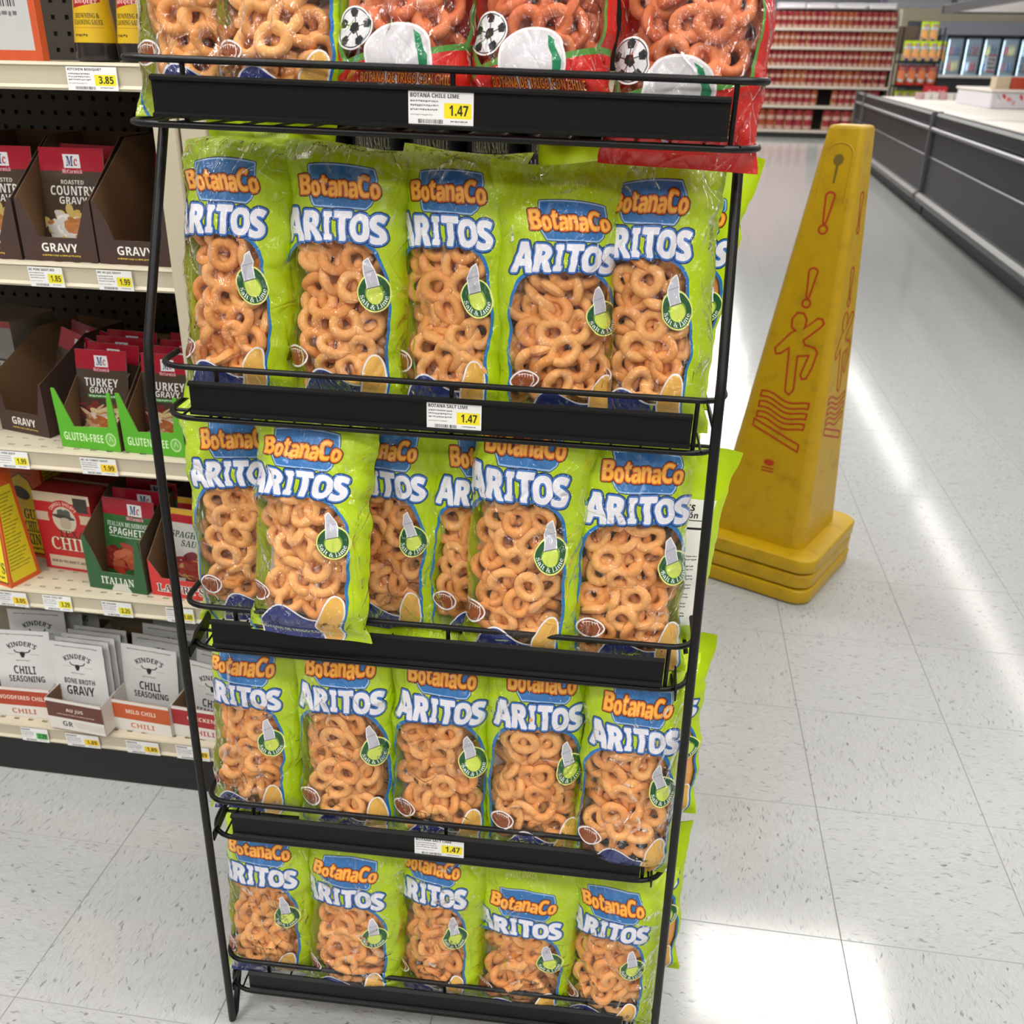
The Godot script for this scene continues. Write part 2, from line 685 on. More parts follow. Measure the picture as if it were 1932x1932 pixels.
func bag_print(kind: String) -> ImageTexture:
	var w := 480
	var h := 1000
	var green := c8(176, 204, 10)
	var im: Image
	if kind == "lime":
		im = canvas(w, h, green)
		poly(im, bag_window(240, 712, 233, 330), c8(28, 112, 184))
		poly(im, bag_window(240, 716, 222, 321), Color(0.85, 0.6, 0.4, 0.0))
		# print that covers the foot of the window: a plain navy and gold wave, and a football
		var wave := PackedVector2Array([Vector2(412, 1000), Vector2(100, 1000)])
		for k in 25:
			var u := k / 24.0
			wave.append(Vector2(100 + 312 * u, 872 - 26 * sin(u * TAU * 1.1 - 0.3) - 90 * pow(absf(2 * u - 1), 6) * -1.0))
		var gold := oval(Vector2(402, 905), 46, 120, 0.22, 2.2)
		poly(im, grown(wave, 7), c8(236, 232, 236))
		poly(im, wave, c8(42, 54, 122))
		poly(im, grown(gold, 7), c8(236, 232, 236))
		poly(im, gold, c8(226, 176, 84))
		var ball := oval(Vector2(74, 806), 56, 34, -0.12, 1.7)
		poly(im, grown(ball, 7), c8(236, 232, 236))
		poly(im, ball, c8(138, 70, 34))
		stroke(im, [Vector2(44, 786), Vector2(74, 780), Vector2(104, 786)], 3, c8(236, 232, 236))
		for k in 5:
			stroke(im, [Vector2(50 + k * 12, 778), Vector2(50 + k * 12, 792)], 2, c8(236, 232, 236))
		stroke(im, [Vector2(106, 780), Vector2(114, 806), Vector2(104, 832)], 4, c8(236, 232, 236))
		# salt and lime roundel with a shaker
		var c := Vector2(408, 566)
		poly(im, oval(c, 68, 68), c8(226, 230, 128))
		poly(im, oval(c, 62, 62), c8(22, 84, 42))
		poly(im, oval(c + Vector2(2, 2), 38, 38), c8(120, 160, 50))
		poly(im, oval(c + Vector2(2, 6), 33, 33), c8(206, 222, 92))
		var shaker := PackedVector2Array([Vector2(376, 462), Vector2(392, 450), Vector2(412, 486), Vector2(424, 540), Vector2(382, 552), Vector2(370, 500)])
		poly(im, grown(shaker, 4), c8(240, 240, 244))
		poly(im, shaker, c8(190, 190, 202))
		stroke(im, [Vector2(372, 500), Vector2(412, 488)], 3, c8(150, 150, 164))
		stroke(im, [Vector2(380, 554), Vector2(432, 540)], 3, c8(60, 70, 40))
		write(im, "Salt & Lime", c.x - 68, c.y + 40, 136, 19, c8(244, 244, 240), true, [], 0, 0, -49.0)
		# title
		write(im, "WHEAT SNACK", 170, 62, 150, 22, c8(208, 220, 120))
		logo(im, 140)
		var lx := [22.0, 112.0, 196.0, 240.0, 308.0, 388.0]
		var lw := [94.0, 82.0, 38.0, 76.0, 86.0, 70.0]
		for pass_ in 2:
			for k in 6:
				var tall: float = [104.0, 92.0, 88.0, 92.0, 86.0, 92.0][k]
				var low: float = 394.0 + [4.0, 0.0, -4.0, -3.0, -2.0, 4.0][k]
				if pass_ == 0:
					write(im, "ARITOS"[k], lx[k] + 6, low - tall, lw[k] - 12, tall, c8(232, 230, 238), false, [[15.0, c8(22, 46, 100)], [10.0, c8(58, 130, 210)]])
				else:
					write(im, "ARITOS"[k], lx[k] + 6, low - tall, lw[k] - 12, tall, c8(232, 230, 238), false, [[6.5, c8(44, 92, 168)], [4.5, c8(232, 230, 238)]])
		write(im, "BOTANA DE TRIGO CON SAL", 96, 962, 300, 16, c8(222, 228, 150))
	else:
		im = canvas(w, h, c8(200, 34, 26))
		poly(im, bag_window(240, 560, 236, 330), c8(84, 146, 62))
		poly(im, bag_window(240, 545, 228, 312), Color(0.8, 0.5, 0.35, 0.0))
		var red := PackedVector2Array([Vector2(0, 1000), Vector2(0, 860), Vector2(60, 826), Vector2(150, 800), Vector2(300, 800), Vector2(400, 776), Vector2(480, 760), Vector2(480, 1000)])
		var edge := PackedVector2Array([Vector2(0, 842), Vector2(60, 806), Vector2(150, 780), Vector2(300, 780), Vector2(400, 756), Vector2(480, 740), Vector2(480, 762), Vector2(0, 870)])
		poly(im, edge, c8(84, 146, 62))
		poly(im, red, c8(206, 36, 28))
		# a plain white and green banner, and a football of leather patches
		var banner := oval(Vector2(236, 800), 112, 96, 0.0, 2.3)
		poly(im, grown(banner, 8), c8(240, 238, 240))
		poly(im, banner, c8(214, 210, 216))
		poly(im, PackedVector2Array([Vector2(276, 716), Vector2(304, 730), Vector2(340, 790), Vector2(336, 840), Vector2(312, 850), Vector2(306, 780)]), c8(26, 128, 84))
		var b := Vector2(68, 716)
		poly(im, oval(b, 66, 66), c8(240, 238, 240))
		poly(im, oval(b, 60, 60), c8(24, 24, 28))
		poly(im, oval(b, 57, 57), c8(222, 222, 226))
		for k in 6:
			var q := b + (Vector2.ZERO if k == 5 else Vector2(0, -46).rotated(TAU * k / 5))
			var pent := PackedVector2Array()
			for j in 5:
				pent.append(q + Vector2(0, 19 if k == 5 else -16).rotated(TAU * j / 5))
			poly(im, pent, c8(28, 28, 32))
			if k < 5:
				stroke(im, [b, q], 3, c8(40, 40, 44))
		write(im, "BOTANA DE TRIGO CON CHILE", 96, 846, 330, 30, c8(240, 150, 40), false, [[3.0, c8(120, 24, 16)]])
		write(im, "POLVO Y SABOR ARTIFICIAL", 96, 884, 330, 30, c8(240, 150, 40), false, [[3.0, c8(120, 24, 16)]])
		write(im, "WHEAT SNACK", 170, 62, 150, 22, c8(240, 200, 120))
		logo(im, 60)
	return finish(im)


func bag_back() -> ImageTexture:
	var im := canvas(240, 500, c8(176, 204, 10))
	rect(im, 20, 110, 200, 330, c8(232, 230, 226))
	write(im, "Nutrition Facts", 28, 118, 150, 20, c8(20, 20, 20))
	write(im, "Datos de Nutrición", 28, 140, 160, 16, c8(20, 20, 20))
	rect(im, 28, 178, 180, 5, c8(20, 20, 20))
	write(im, "Calories", 28, 190, 90, 18, c8(20, 20, 20))
	write(im, "Calorías", 28, 212, 90, 18, c8(20, 20, 20))
	for k in 22:
		scribble(im, 28, 240 + k * 8.6, 170 if k % 3 else 120, 4, c8(60, 60, 60), k)
	rect(im, 28, 160, 180, 2, c8(20, 20, 20))
	return finish(im)


# Sharp folds in clear film: straight-sided ridges along random broken lines, as a normal map
func creases() -> ImageTexture:
	var w := 512
	var h := 1024
	var r := RandomNumberGenerator.new()
	r.seed = 31
	var hm := PackedFloat32Array()
	hm.resize(w * h)
	for y in h:
		for x in w:
			hm[y * w + x] = 0.5 + 0.22 * noise_b.get_noise_2d(x * 0.0009, y * 0.0009)
	for k in 165:
		var p := Vector2(r.randf() * w, r.randf() * h)
		var dir := Vector2.RIGHT.rotated(r.randf() * TAU)
		var wide := r.randf_range(7.0, 24.0)
		if k >= 110:      # a few long fine ones
			wide = r.randf_range(3.0, 5.5)
		var tall := wide * r.randf_range(0.008, 0.024) * (1.6 if k >= 110 else 1.0) * (1.0 if r.randf() < 0.6 else -1.0)
		for leg in r.randi_range(1, 4):
			var ln := r.randf_range(24.0, 95.0) * (1.5 if k >= 110 else 1.0)
			var e := p + dir * ln
			var lo := (p.min(e) - Vector2(wide, wide)).floor()
			var hi := (p.max(e) + Vector2(wide, wide)).ceil()
			for y in range(int(lo.y), int(hi.y)):
				for x in range(int(lo.x), int(hi.x)):
					var q := Vector2(x, y)
					var t := clampf((q - p).dot(dir) / ln, 0.0, 1.0)
					var d := q.distance_to(p + dir * ln * t) / wide
					if d < 1.0:
						var at_ := posmod(y, h) * w + posmod(x, w)
						hm[at_] += tall * (1.0 - d) * (1.0 - d) * sin(PI * (0.15 + 0.7 * t))
			p = e
			dir = dir.rotated(r.randfn(0.0, 0.7))
	var im := Image.create(w, h, false, Image.FORMAT_RGBA8)
	var amp := 34.0
	for y in h:
		for x in w:
			var c := hm[y * w + x]
			var gx := (hm[y * w + (x + 1) % w] - c) * amp
			var gy := (hm[((y + 1) % h) * w + x] - c) * amp
			var nn := Vector3(-gx, gy, 1.0).normalized()
			im.set_pixel(x, y, Color(nn.x * 0.5 + 0.5, nn.y * 0.5 + 0.5, nn.z * 0.5 + 0.5))
	return ImageTexture.create_from_image(im)


func prepare_bags() -> void:
	noise_a.seed = 11
	noise_a.frequency = 9.0
	noise_a.fractal_type = FastNoiseLite.FRACTAL_RIDGED
	noise_a.fractal_octaves = 2
	noise_b.seed = 12
	noise_b.frequency = 16.0
	for kind in ["lime", "chile"]:
		var m := mat("print_" + kind, Color.WHITE, 0.45, 0.0, bag_print(kind), 0.35)
		m.transparency = BaseMaterial3D.TRANSPARENCY_ALPHA
		m.texture_repeat = false
	var bk := mat("back_lime", Color.WHITE, 0.3, 0.0, bag_back())
	bk.texture_repeat = false
	mat("back_chile", c8(200, 34, 26), 0.3)
	var nt := creases()
	var film := mat("clear_film", Color(1, 1, 1, 0.0), 0.05)
	film.transparency = BaseMaterial3D.TRANSPARENCY_ALPHA
	film.normal_enabled = true
	film.normal_texture = nt
	film.normal_scale = 1.0
	for k in 3:
		var b := MB.new()
		var wob := 0.0006 * (k + 1)
		b.grid(22, 9, func(u: float, w: float) -> Vector3:
			var a := u * TAU
			var c := -w * TAU
			var R := 0.0119 + wob * sin(2 * a + k)
			var r := 0.0055 + 0.0004 * sin(3 * a + k * 2)
			return Vector3(cos(a) * (R + r * cos(c)), sin(a) * (R + r * cos(c)), r * sin(c) + wob * sin(a * 2)))
		ring_meshes.append(b.mesh())
	var gr := FastNoiseLite.new()
	gr.frequency = 0.05
	var gt := NoiseTexture2D.new()
	gt.width = 128
	gt.height = 128
	gt.noise = gr
	gt.seamless = true
	var ramp := Gradient.new()
	ramp.colors = PackedColorArray([Color(0.86, 0.86, 0.86), Color(1, 1, 1)])
	gt.color_ramp = ramp
	var rt := NoiseTexture2D.new()
	rt.width = 128
	rt.height = 128
	rt.noise = gr
	rt.seamless = true
	for q in [["ring_lime", c8(248, 178, 104)], ["ring_lime_dark", c8(240, 160, 84)], ["ring_chile", c8(232, 132, 80)], ["ring_chile_dark", c8(220, 112, 62)]]:
		var m := mat(q[0], q[1], 0.62, 0.0, gt)
		m.uv1_triplanar = true
		m.uv1_scale = Vector3(30, 30, 30)
		m.heightmap_enabled = false


# spec: w, h, t (thickness), seed, du (print turned round the bag), rings, top (how the top seal leans), pinch
func bag(label: String, kind: String, where: Transform3D, spec: Dictionary) -> Node3D:
	var o := thing("snack_bag", label, "snack bag", where, "bags of ring snacks on the wire rack")
	var w: float = spec.get("w", 0.125)
	var h: float = spec.get("h", 0.265)
	var t: float = spec.get("t", 0.058)
	var fold: float = spec.get("fold", 0.0)
	var sd: int = spec.get("seed", 1)
	var du: float = spec.get("du", 0.0)
	var top: float = spec.get("top", 0.0)
	var off := Vector3(sd * 3.7, sd * 1.9, sd * 0.83)
	var surf := func(u: float, v: float, side: float) -> Vector3:
		var a := clampf((v - 0.035) / 0.14, 0.0, 1.0)
		var b := clampf((0.955 - v) / 0.34, 0.0, 1.0)
		var pv := sqrt(sin(a * PI / 2)) * pow(sin(b * PI / 2), 0.75)
		var e := absf(2 * u - 1)
		var pu := pow(maxf(0.0, 1.0 - pow(e, 2.6)), 0.55)
		var hw := w / 2 * (1.0 + 0.09 * (1.0 - pv) + 0.05 * smoothstep(0.85, 1.0, v))
		var x := (u - 0.5) * 2 * hw
		var y := v * h
		var p := Vector3(x, y, 0)
		var upper := 0.35 + 0.65 * smoothstep(0.55, 0.9, v)
		var cr := noise_a.get_noise_3dv(p + off) * 0.007 * upper * (1.0 - pow(e, 6)) + noise_b.get_noise_3dv(p * 1.4 + off) * 0.0016
		var z := side * (t / 2 * pu * pv) + cr * minf(1.0, 0.3 + pv)
		z += sin(u * 9.0 + sd) * 0.004 * smoothstep(0.86, 1.0, v) + top * pow(maxf(0.0, v - 0.8) / 0.2, 2)
		z += sin(u * 7.0 + sd * 2) * 0.003 * smoothstep(0.12, 0.0, v)
		y += sin(u * 5.0 + sd) * 0.004 * smoothstep(0.8, 1.0, v) - 0.012 * pow(e, 2) * smoothstep(0.75, 0.9, v) * (1.0 - smoothstep(0.9, 1.0, v))
		x += noise_b.get_noise_2d(v * 0.3 + sd, 3.0) * 0.006
		if fold > 0.0 and v > 1.0 - fold:      # the top flap falls back
			var over := (v - 1.0 + fold) * h
			y -= over * 0.62 * smoothstep(0.0, 0.03, over)
			z -= over * 0.8
		return Vector3(x, y, z + 0.0008 * side)
	var front := MB.new().grid(30, 52, func(u: float, v: float) -> Vector3: return surf.call(u, v, 1.0), func(u: float, v: float) -> Vector2: return Vector2(clampf((u - 0.5) * 1.04 + 0.5 - du, 0.002, 0.998), 1.0 - v))
	var print_: MeshInstance3D = part("printed_film", front.mesh(), M["print_" + kind], o)
	var back := MB.new().grid(16, 26, func(u: float, v: float) -> Vector3: return surf.call(u, v, -1.0), func(u: float, v: float) -> Vector2: return Vector2(1.0 - u, 1.0 - v), true)
	part("back_film", back.mesh(), M["back_" + kind], o)
	if spec.get("rings", true):
		var clear := MB.new().grid(30, 52, func(u: float, v: float) -> Vector3: return surf.call(u, v, 1.0) + Vector3(0, 0.0005, 0.0007), func(u: float, v: float) -> Vector2: return Vector2((u if sd % 2 else 1.0 - u) + sd * 0.37, 0.5 * (1.0 - v) + sd * 0.23))
		part("clear_film", clear.mesh(), M["clear_film"], o)
		var r := RandomNumberGenerator.new()
		r.seed = sd * 77 + 5
		var rows := 8
		for layer in 4:
			for j in rows:
				for i in 5:
					var u := (i + 0.5 + (0.5 if (j + layer) % 2 else 0.0) - 0.25 + r.randf_range(-0.22, 0.22)) / 5.0
					var v := 0.05 + (j + 0.5 + r.randf_range(-0.2, 0.2)) * 0.60 / rows
					if u < 0.1 or u > 0.9:
						continue
					var tilt := r.randf_range(0.05, 0.6) if r.randf() < 0.7 else r.randf_range(0.7, 1.35)
					var s: Vector3 = surf.call(u, v, 1.0)
					for q in [[-0.12, 0.0], [0.12, 0.0], [0.0, 0.06], [0.0, -0.05], [0.09, 0.04], [-0.09, 0.04]]:
						var near: Vector3 = surf.call(clampf(u + q[0], 0, 1), clampf(v + q[1], 0, 1), 1.0)
						s.z = minf(s.z, near.z + 0.0012)
					var e: float = surf.call(u, v, -1.0).z
					var d := 0.0062 + 0.0119 * sin(tilt)
					var z := s.z - d - layer * 0.0105 - r.randf() * 0.003
					if z < e + 0.006:
						continue
					var bs := Basis(Vector3(0, 0, 1), r.randf() * TAU) * Basis(Vector3(1, 0, 0), tilt) * Basis(Vector3(0, 0, 1), r.randf() * TAU)
					part("ring", ring_meshes[r.randi() % 3], M["ring_" + kind + ("_dark" if r.randf() < 0.4 else "")], o, Transform3D(bs, Vector3(s.x * 0.92, s.y, z)))
	else:
		var fill := MB.new().grid(10, 18, func(u: float, v: float) -> Vector3: return surf.call(u, v * 0.7 + 0.02, 0.8))
		part("snack_fill", fill.mesh(), M["ring_" + kind], o).set_meta("kind", "stuff")
	return o


# ---------------------------------------------------------------- the rack (own axes: x along the shelves, y up, z to the front; origin at its front left foot)
const SHELF_Y := [1.237, 0.949, 0.670, 0.388, 0.109]     # top of each price channel
const SHELF_Z := [-0.021, -0.027, -0.014, -0.007, -0.003]

func rack_frame() -> Transform3D:
	var dx := Vector3(cos(deg_to_rad(-2.5)), -0.0174, sin(deg_to_rad(-2.5))).normalized()
	var nn := Vector3(-sin(deg_to_rad(-2.5)), 0, cos(deg_to_rad(-2.5)))
	return Transform3D(Basis(dx, nn.cross(dx), nn), Vector3(-0.5165, 0.0045, -0.8741))


func corner(a: Vector3, b: Vector3, c: Vector3, r: float, n := 6) -> Array:
	var p := b + (a - b).normalized() * r
	var q := b + (c - b).normalized() * r
	var out := []
	for k in n + 1:
		var t := float(k) / n
		out.append(p.lerp(b, t).lerp(b.lerp(q, t), t))
	return out


func build_rack() -> void:
	var rf := rack_frame()
	var black := mat("rack_black", c8(9, 9, 10), 0.4, 0.0, null, 0.4)
	var plastic := mat("channel_black", c8(9, 9, 10), 0.5, 0.0, null, 0.35)
	var rack := thing("wire_rack", "black wire floor rack with five shelves of snack bags", "display rack", rf)
	# side frames: a front post bent back at the top, a rear post, a foot loop and cross ties
	for s in 2:
		var x0 := 0.0 if s == 0 else 0.594
		var x1 := 0.0 if s == 0 else 0.570
		var y0 := -0.004 if s == 0 else 0.006
		part("front_post", MB.new().tube([Vector3(x0, y0 + 0.006, 0), Vector3(lerpf(x0, x1, 0.5), 0.5, 0), Vector3(x1, 0.94, -0.002), Vector3(x1, 0.99, -0.012), Vector3(x1, 1.19, -0.105), Vector3(x1, 1.42, -0.2)], 0.0052, 8).mesh(), black, rack)
		part("rear_post", MB.new().tube([Vector3(x0, y0 + 0.006, -0.3), Vector3(x1, 0.94, -0.3), Vector3(x1, 1.42, -0.3)], 0.0052, 8).mesh(), black, rack)
		part("foot", MB.new().tube([Vector3(x0, y0 + 0.006, -0.002), Vector3(x0 + (0.002 if s == 0 else -0.002), y0 + 0.012, -0.008), Vector3(x0, 0.085, -0.05), Vector3(x0, 0.1, -0.3)], 0.0045, 8).mesh(), black, rack)
		for k in 5:
			var y: float = SHELF_Y[k] - 0.052
			var poly_ := PackedVector2Array([Vector2(0, 0), Vector2(0.075, 0.012), Vector2(0.075, 0.03), Vector2(0.0, 0.014)])
			var b := MB.new()
			b.xf = Transform3D(Basis(Vector3(0, 0, -1), Vector3.UP, Vector3(1, 0, 0)), Vector3(x1 + (0.004 if s == 0 else -0.007), y, -0.004 if k else -0.09))
			b.prism(poly_, 0, 0.002)
			if k < 2:
				continue
			part("bracket", b.mesh(), black, rack)
	for k in 5:
		var y: float = SHELF_Y[k]
		var z: float = SHELF_Z[k]
		var shelf := part("shelf", MB.new().tube(corner(Vector3(-0.002, y - 0.042, -0.3), Vector3(-0.002, y - 0.042, z + 0.004), Vector3(0.58, y - 0.042, z + 0.004), 0.04) + corner(Vector3(-0.002, y - 0.042, z + 0.004), Vector3(0.58, y - 0.042, z + 0.004), Vector3(0.58, y - 0.042, -0.3), 0.04) + [Vector3(0.578, y - 0.042, -0.297), Vector3(0.0, y - 0.042, -0.297)], 0.0032, 8, true).mesh(), black, rack)
		for i in 19:
			var x := 0.02 + i * 0.03
			part("shelf_wire", MB.new().tube([Vector3(x, y - 0.0405, z + 0.003), Vector3(x, y - 0.0405, -0.297)], 0.0014, 6).mesh(), black, shelf)
		for q in [-0.05, -0.17]:
			part("shelf_wire", MB.new().tube([Vector3(0.0, y - 0.0435, q), Vector3(0.578, y - 0.0435, q)], 0.002, 6).mesh(), black, shelf)
		var yr := y + 0.0125
		part("top_rail", MB.new().tube([Vector3(-0.002, yr, -0.08)] + corner(Vector3(-0.002, yr, -0.08), Vector3(-0.002, yr, z), Vector3(0.58, yr, z), 0.03) + corner(Vector3(-0.002, yr, z), Vector3(0.58, yr, z), Vector3(0.58, yr, -0.08), 0.03) + [Vector3(0.58, yr, -0.08)], 0.0033, 8).mesh(), black, shelf)
		for x in [0.06, 0.306, 0.552]:
			part("upright_wire", MB.new().tube([Vector3(x, yr, z - 0.002), Vector3(x, y - 0.042, z - 0.002)], 0.0026, 6).mesh(), black, shelf)
		# price channel: a plastic strip with a rolled lip above and below
		var outline := PackedVector2Array([Vector2(0.003, 0), Vector2(0.0075, -0.002), Vector2(0.0075, -0.0045), Vector2(0.004, -0.006), Vector2(0.004, -0.0315), Vector2(0.008, -0.033), Vector2(0.008, -0.0355), Vector2(0.002, -0.0365), Vector2(0.0, -0.034), Vector2(0.0, -0.002)])
		var c := MB.new()
		c.xf = Transform3D(Basis(Vector3(0, 0, 1), Vector3.UP, Vector3(-1, 0, 0)), Vector3(0, y, z + 0.002))
		c.prism(outline, -0.548, -0.033)
		part("price_channel", c.mesh(), plastic, shelf)
	# price tickets in the channels
	var tickets := [[0, 0.268, 0.058, "BOTANA CHILE LIME", "white price ticket reading 1.47 in the uppermost rack channel"], [1, 0.282, 0.056, "BOTANA SALT LIME", "white price ticket reading 1.47 in the second rack channel"], [3, 0.268, 0.062, "BOTANA SALT LIME", "white price ticket reading 1.47 in the fourth rack channel"]]
	for k in tickets.size():
		var q: Array = tickets[k]
		var tex := ticket(q[3], "1.47", 50 + k)
		var m := mat("rack_ticket_%d" % k, Color.WHITE, 0.5, 0.0, tex)
		var b := MB.new()
		b.quad(Vector3(0, 0, 0), Vector3(q[2], 0, 0), Vector3(q[2], 0.0275, 0), Vector3(0, 0.0275, 0))
		b.box(Vector3(0, 0, -0.0005), Vector3(q[2], 0.0275, -0.00005))
		single("price_ticket", b.mesh(), m, q[4], "price ticket", rf * at(q[1], SHELF_Y[q[0]] - 0.0325, SHELF_Z[q[0]] + 0.0075), "price tickets on the rack")
	fill_rack(rf)


func ticket(title: String, price: String, seed_: int, yellow := c8(240, 222, 30)) -> ImageTexture:
	var im := canvas(200, 96, c8(236, 236, 236))
	write(im, title, 6, 6, minf(150.0, title.length() * 9.0), 12, c8(30, 30, 30))
	for k in 3:
		scribble(im, 6, 26 + k * 12, 84, 6, c8(110, 110, 112), seed_ * 5 + k)
	rect(im, 110, 32, 84, 44, yellow)
	write(im, price, 126, 38, 58, 30, c8(24, 24, 24))
	scribble(im, 6, 66, 70, 4, c8(130, 130, 130), seed_ + 9)
	barcode(im, 30, 80, 78, 12, seed_)
	scribble(im, 130, 82, 50, 5, c8(110, 110, 110), seed_ + 3)
	return finish(im)


func fill_rack(rf: Transform3D) -> void:
	# [x, width, dy, dz, lean back, tilt, yaw, print turn, height, words for the label]
	var first := [
		[0.062, 0.118, 0.0, -0.035, 9, 2, 6, -0.05, "lime", "lime green snack bag at the left end of the uppermost rack shelf"],
		[0.143, 0.122, 0.0, -0.015, 9, -1, 0, -0.04, "lime", "lime green snack bag beside the red bags on the uppermost rack shelf"],
		[0.256, 0.126, 0.0, -0.018, 9, 0, 2, 0.02, "chile", "red snack bag nearest the green bags on the uppermost rack shelf"],
		[0.381, 0.124, 0.0, -0.018, 9, 0, 0, -0.04, "chile", "middle one of three red snack bags on the uppermost rack shelf"],
		[0.510, 0.134, -0.026, -0.02, 9, -1, -4, -0.05, "chile", "red snack bag with its corner hanging out right of the black channel"]]
	var second := [
		[0.068, 0.118, 0, -0.03, 12, -1, 2, -0.15, "leftmost front bag on the second rack shelf, its title cut to RITOS"],
		[0.186, 0.124, 0, -0.03, 11, 0, 0, -0.08, "second front bag from the left on the second rack shelf"],
		[0.300, 0.116, 0, -0.032, 11, 0, -2, -0.13, "middle front bag on the second rack shelf"],
		[0.408, 0.118, 0.010, -0.024, 9, 1, 4, 0.06, "tall front bag with a wide top seal, fourth on the second rack shelf"],
		[0.508, 0.112, 0, -0.032, 10, 2, -4, -0.15, "front bag at the right end of the second rack shelf"]]
	var third := [
		[0.058, 0.120, 0, -0.045, 9, 3, 4, 0.02, "bag half hidden at the left end of the third rack shelf"],
		[0.150, 0.130, -0.010, 0.026, 13, -1, -2, -0.10, "bag standing farthest forward on the third rack shelf's left half"],
		[0.225, 0.118, 0, -0.05, 8, -1, -4, -0.10, "bag behind the forward bag, on the third rack shelf left of the middle"],
		[0.328, 0.116, -0.002, -0.05, 8, 0, 4, 0.03, "bag covered by its right neighbour in the third rack shelf's middle"],
		[0.384, 0.128, 0.030, -0.008, 6, -1, -2, -0.10, "forward bag right of the middle on the third rack shelf"],
		[0.502, 0.130, 0.006, -0.014, 9, 1, 3, 0.05, "bag at the right end of the third rack shelf, its title folded"]]
	var fourth := [
		[0.055, 0.125, -0.006, -0.03, 9, -1, 2, -0.18, "leftmost bag on the fourth rack shelf, its title cut to RITOS"],
		[0.177, 0.124, 0.015, -0.016, 7, 1, 0, -0.02, "second bag from the left on the fourth rack shelf"],
		[0.295, 0.124, 0.017, -0.012, 7, 0, 0, -0.01, "middle bag on the fourth rack shelf"],
		[0.412, 0.120, 0.025, -0.01, 6, 1, 0, 0.03, "fourth bag from the left on the fourth rack shelf"],
		[0.523, 0.118, 0.016, 0.002, 6, 0, -3, 0.0, "bag at the right end of the fourth rack shelf"]]
	var fifth := [
		[0.055, 0.128, 0.004, -0.016, 8, -3, 5, -0.16, "leftmost bag on the lowest rack shelf"],
		[0.177, 0.130, 0, -0.004, 7, -2, 0, -0.12, "second bag from the left on the lowest rack shelf"],
		[0.294, 0.118, 0.012, -0.012, 7, -1, -2, -0.15, "middle bag on the lowest rack shelf"],
		[0.412, 0.130, -0.022, -0.008, 7, -1, 0, -0.10, "fourth bag on the lowest rack shelf, with a crumpled top"],
		[0.527, 0.120, -0.008, -0.006, 7, -2, -2, -0.14, "bag at the right end of the lowest rack shelf"]]
	var n := 0
	for q in first:
		n += 1
		bag(q[9], q[8], rf * at(q[0], SHELF_Y[0] - 0.037 + q[2], SHELF_Z[0] + q[3] - 0.01, q[6], -q[4], q[5]), {"w": q[1], "h": 0.27 - 1.1 * q[2], "seed": n, "du": q[7]})
	var rows := [second, third, fourth, fifth]
	for k in 4:
		for q in rows[k]:
			n += 1
			var words: String = "green snack " + q[8] if q[8].begins_with("bag") else q[8].replace(" bag", " green snack bag")
			bag(words, "lime", rf * at(q[0], SHELF_Y[k + 1] - (0.006 if "forward on" in q[8] else 0.037), SHELF_Z[k + 1] + q[3] - 0.012, q[6], -q[4], q[5]), {"w": q[1], "h": 0.262 if q[8].begins_with("tall") else [0.288, 0.290, 0.286, 0.272][k] + 1.5 * q[2], "seed": n, "du": q[7], "fold": 0.0 if q[8].begins_with("tall") or k == 3 and "crumpled" in q[8] else 0.10})
	# second rank behind, of which only tops and edges show
	var behind := [
		[1, 0.085, 0.022, -0.135, 4, 0, "back bag whose logo shows above the leftmost bag of the second rack shelf"],
		[1, 0.455, 0.012, -0.125, 4, 3, "back bag whose logo shows above the right end of the second rack shelf"],
		[1, 0.508, 0.004, -0.13, 2, -5, "back bag sticking out past the post of the second rack shelf"],
		[2, 0.12, 0.0, -0.15, 4, 0, "back bag on the left of the third rack shelf"],
		[2, 0.30, 0.0, -0.15, 4, 0, "back bag in the middle of the third rack shelf"],
		[2, 0.532, 0.0, -0.10, 4, 3, "back bag showing its nutrition panel past the right rack post"],
		[3, 0.12, 0.0, -0.14, 4, 0, "back bag on the left of the fourth rack shelf"],
		[3, 0.30, 0.0, -0.14, 4, 0, "back bag in the middle of the fourth rack shelf"],
		[3, 0.560, 0.0, -0.12, 4, 2, "back bag with its edge past the right post of the fourth rack shelf"],
		[4, 0.12, 0.0, -0.14, 4, 0, "back bag on the left of the lowest rack shelf"],
		[4, 0.30, 0.0, -0.14, 4, 0, "back bag in the middle of the lowest rack shelf"],
		[4, 0.564, 0.0, -0.11, 4, 2, "back bag with its edge past the right post of the lowest rack shelf"]]
	for q in behind:
		n += 1
		bag(q[6].replace("back bag", "lime green back bag"), "lime", rf * at(q[1], SHELF_Y[q[0]] - 0.037 + q[2], SHELF_Z[q[0]] + q[3], 178 if "nutrition" in q[6] else 0, (4 if "nutrition" in q[6] else -q[4]), q[5]), {"w": 0.124, "h": 0.24 if "nutrition" in q[6] else 0.265, "seed": n, "du": 0.0, "t": 0.05, "rings": false})


# ---------------------------------------------------------------- gondola
const DECKS := [1.243, 0.975, 0.676, 0.410, 0.113]
const GX0 := -1.95
const GX1 := -0.688
const GX2 := -0.06                                # right end of the shelving, behind the rack

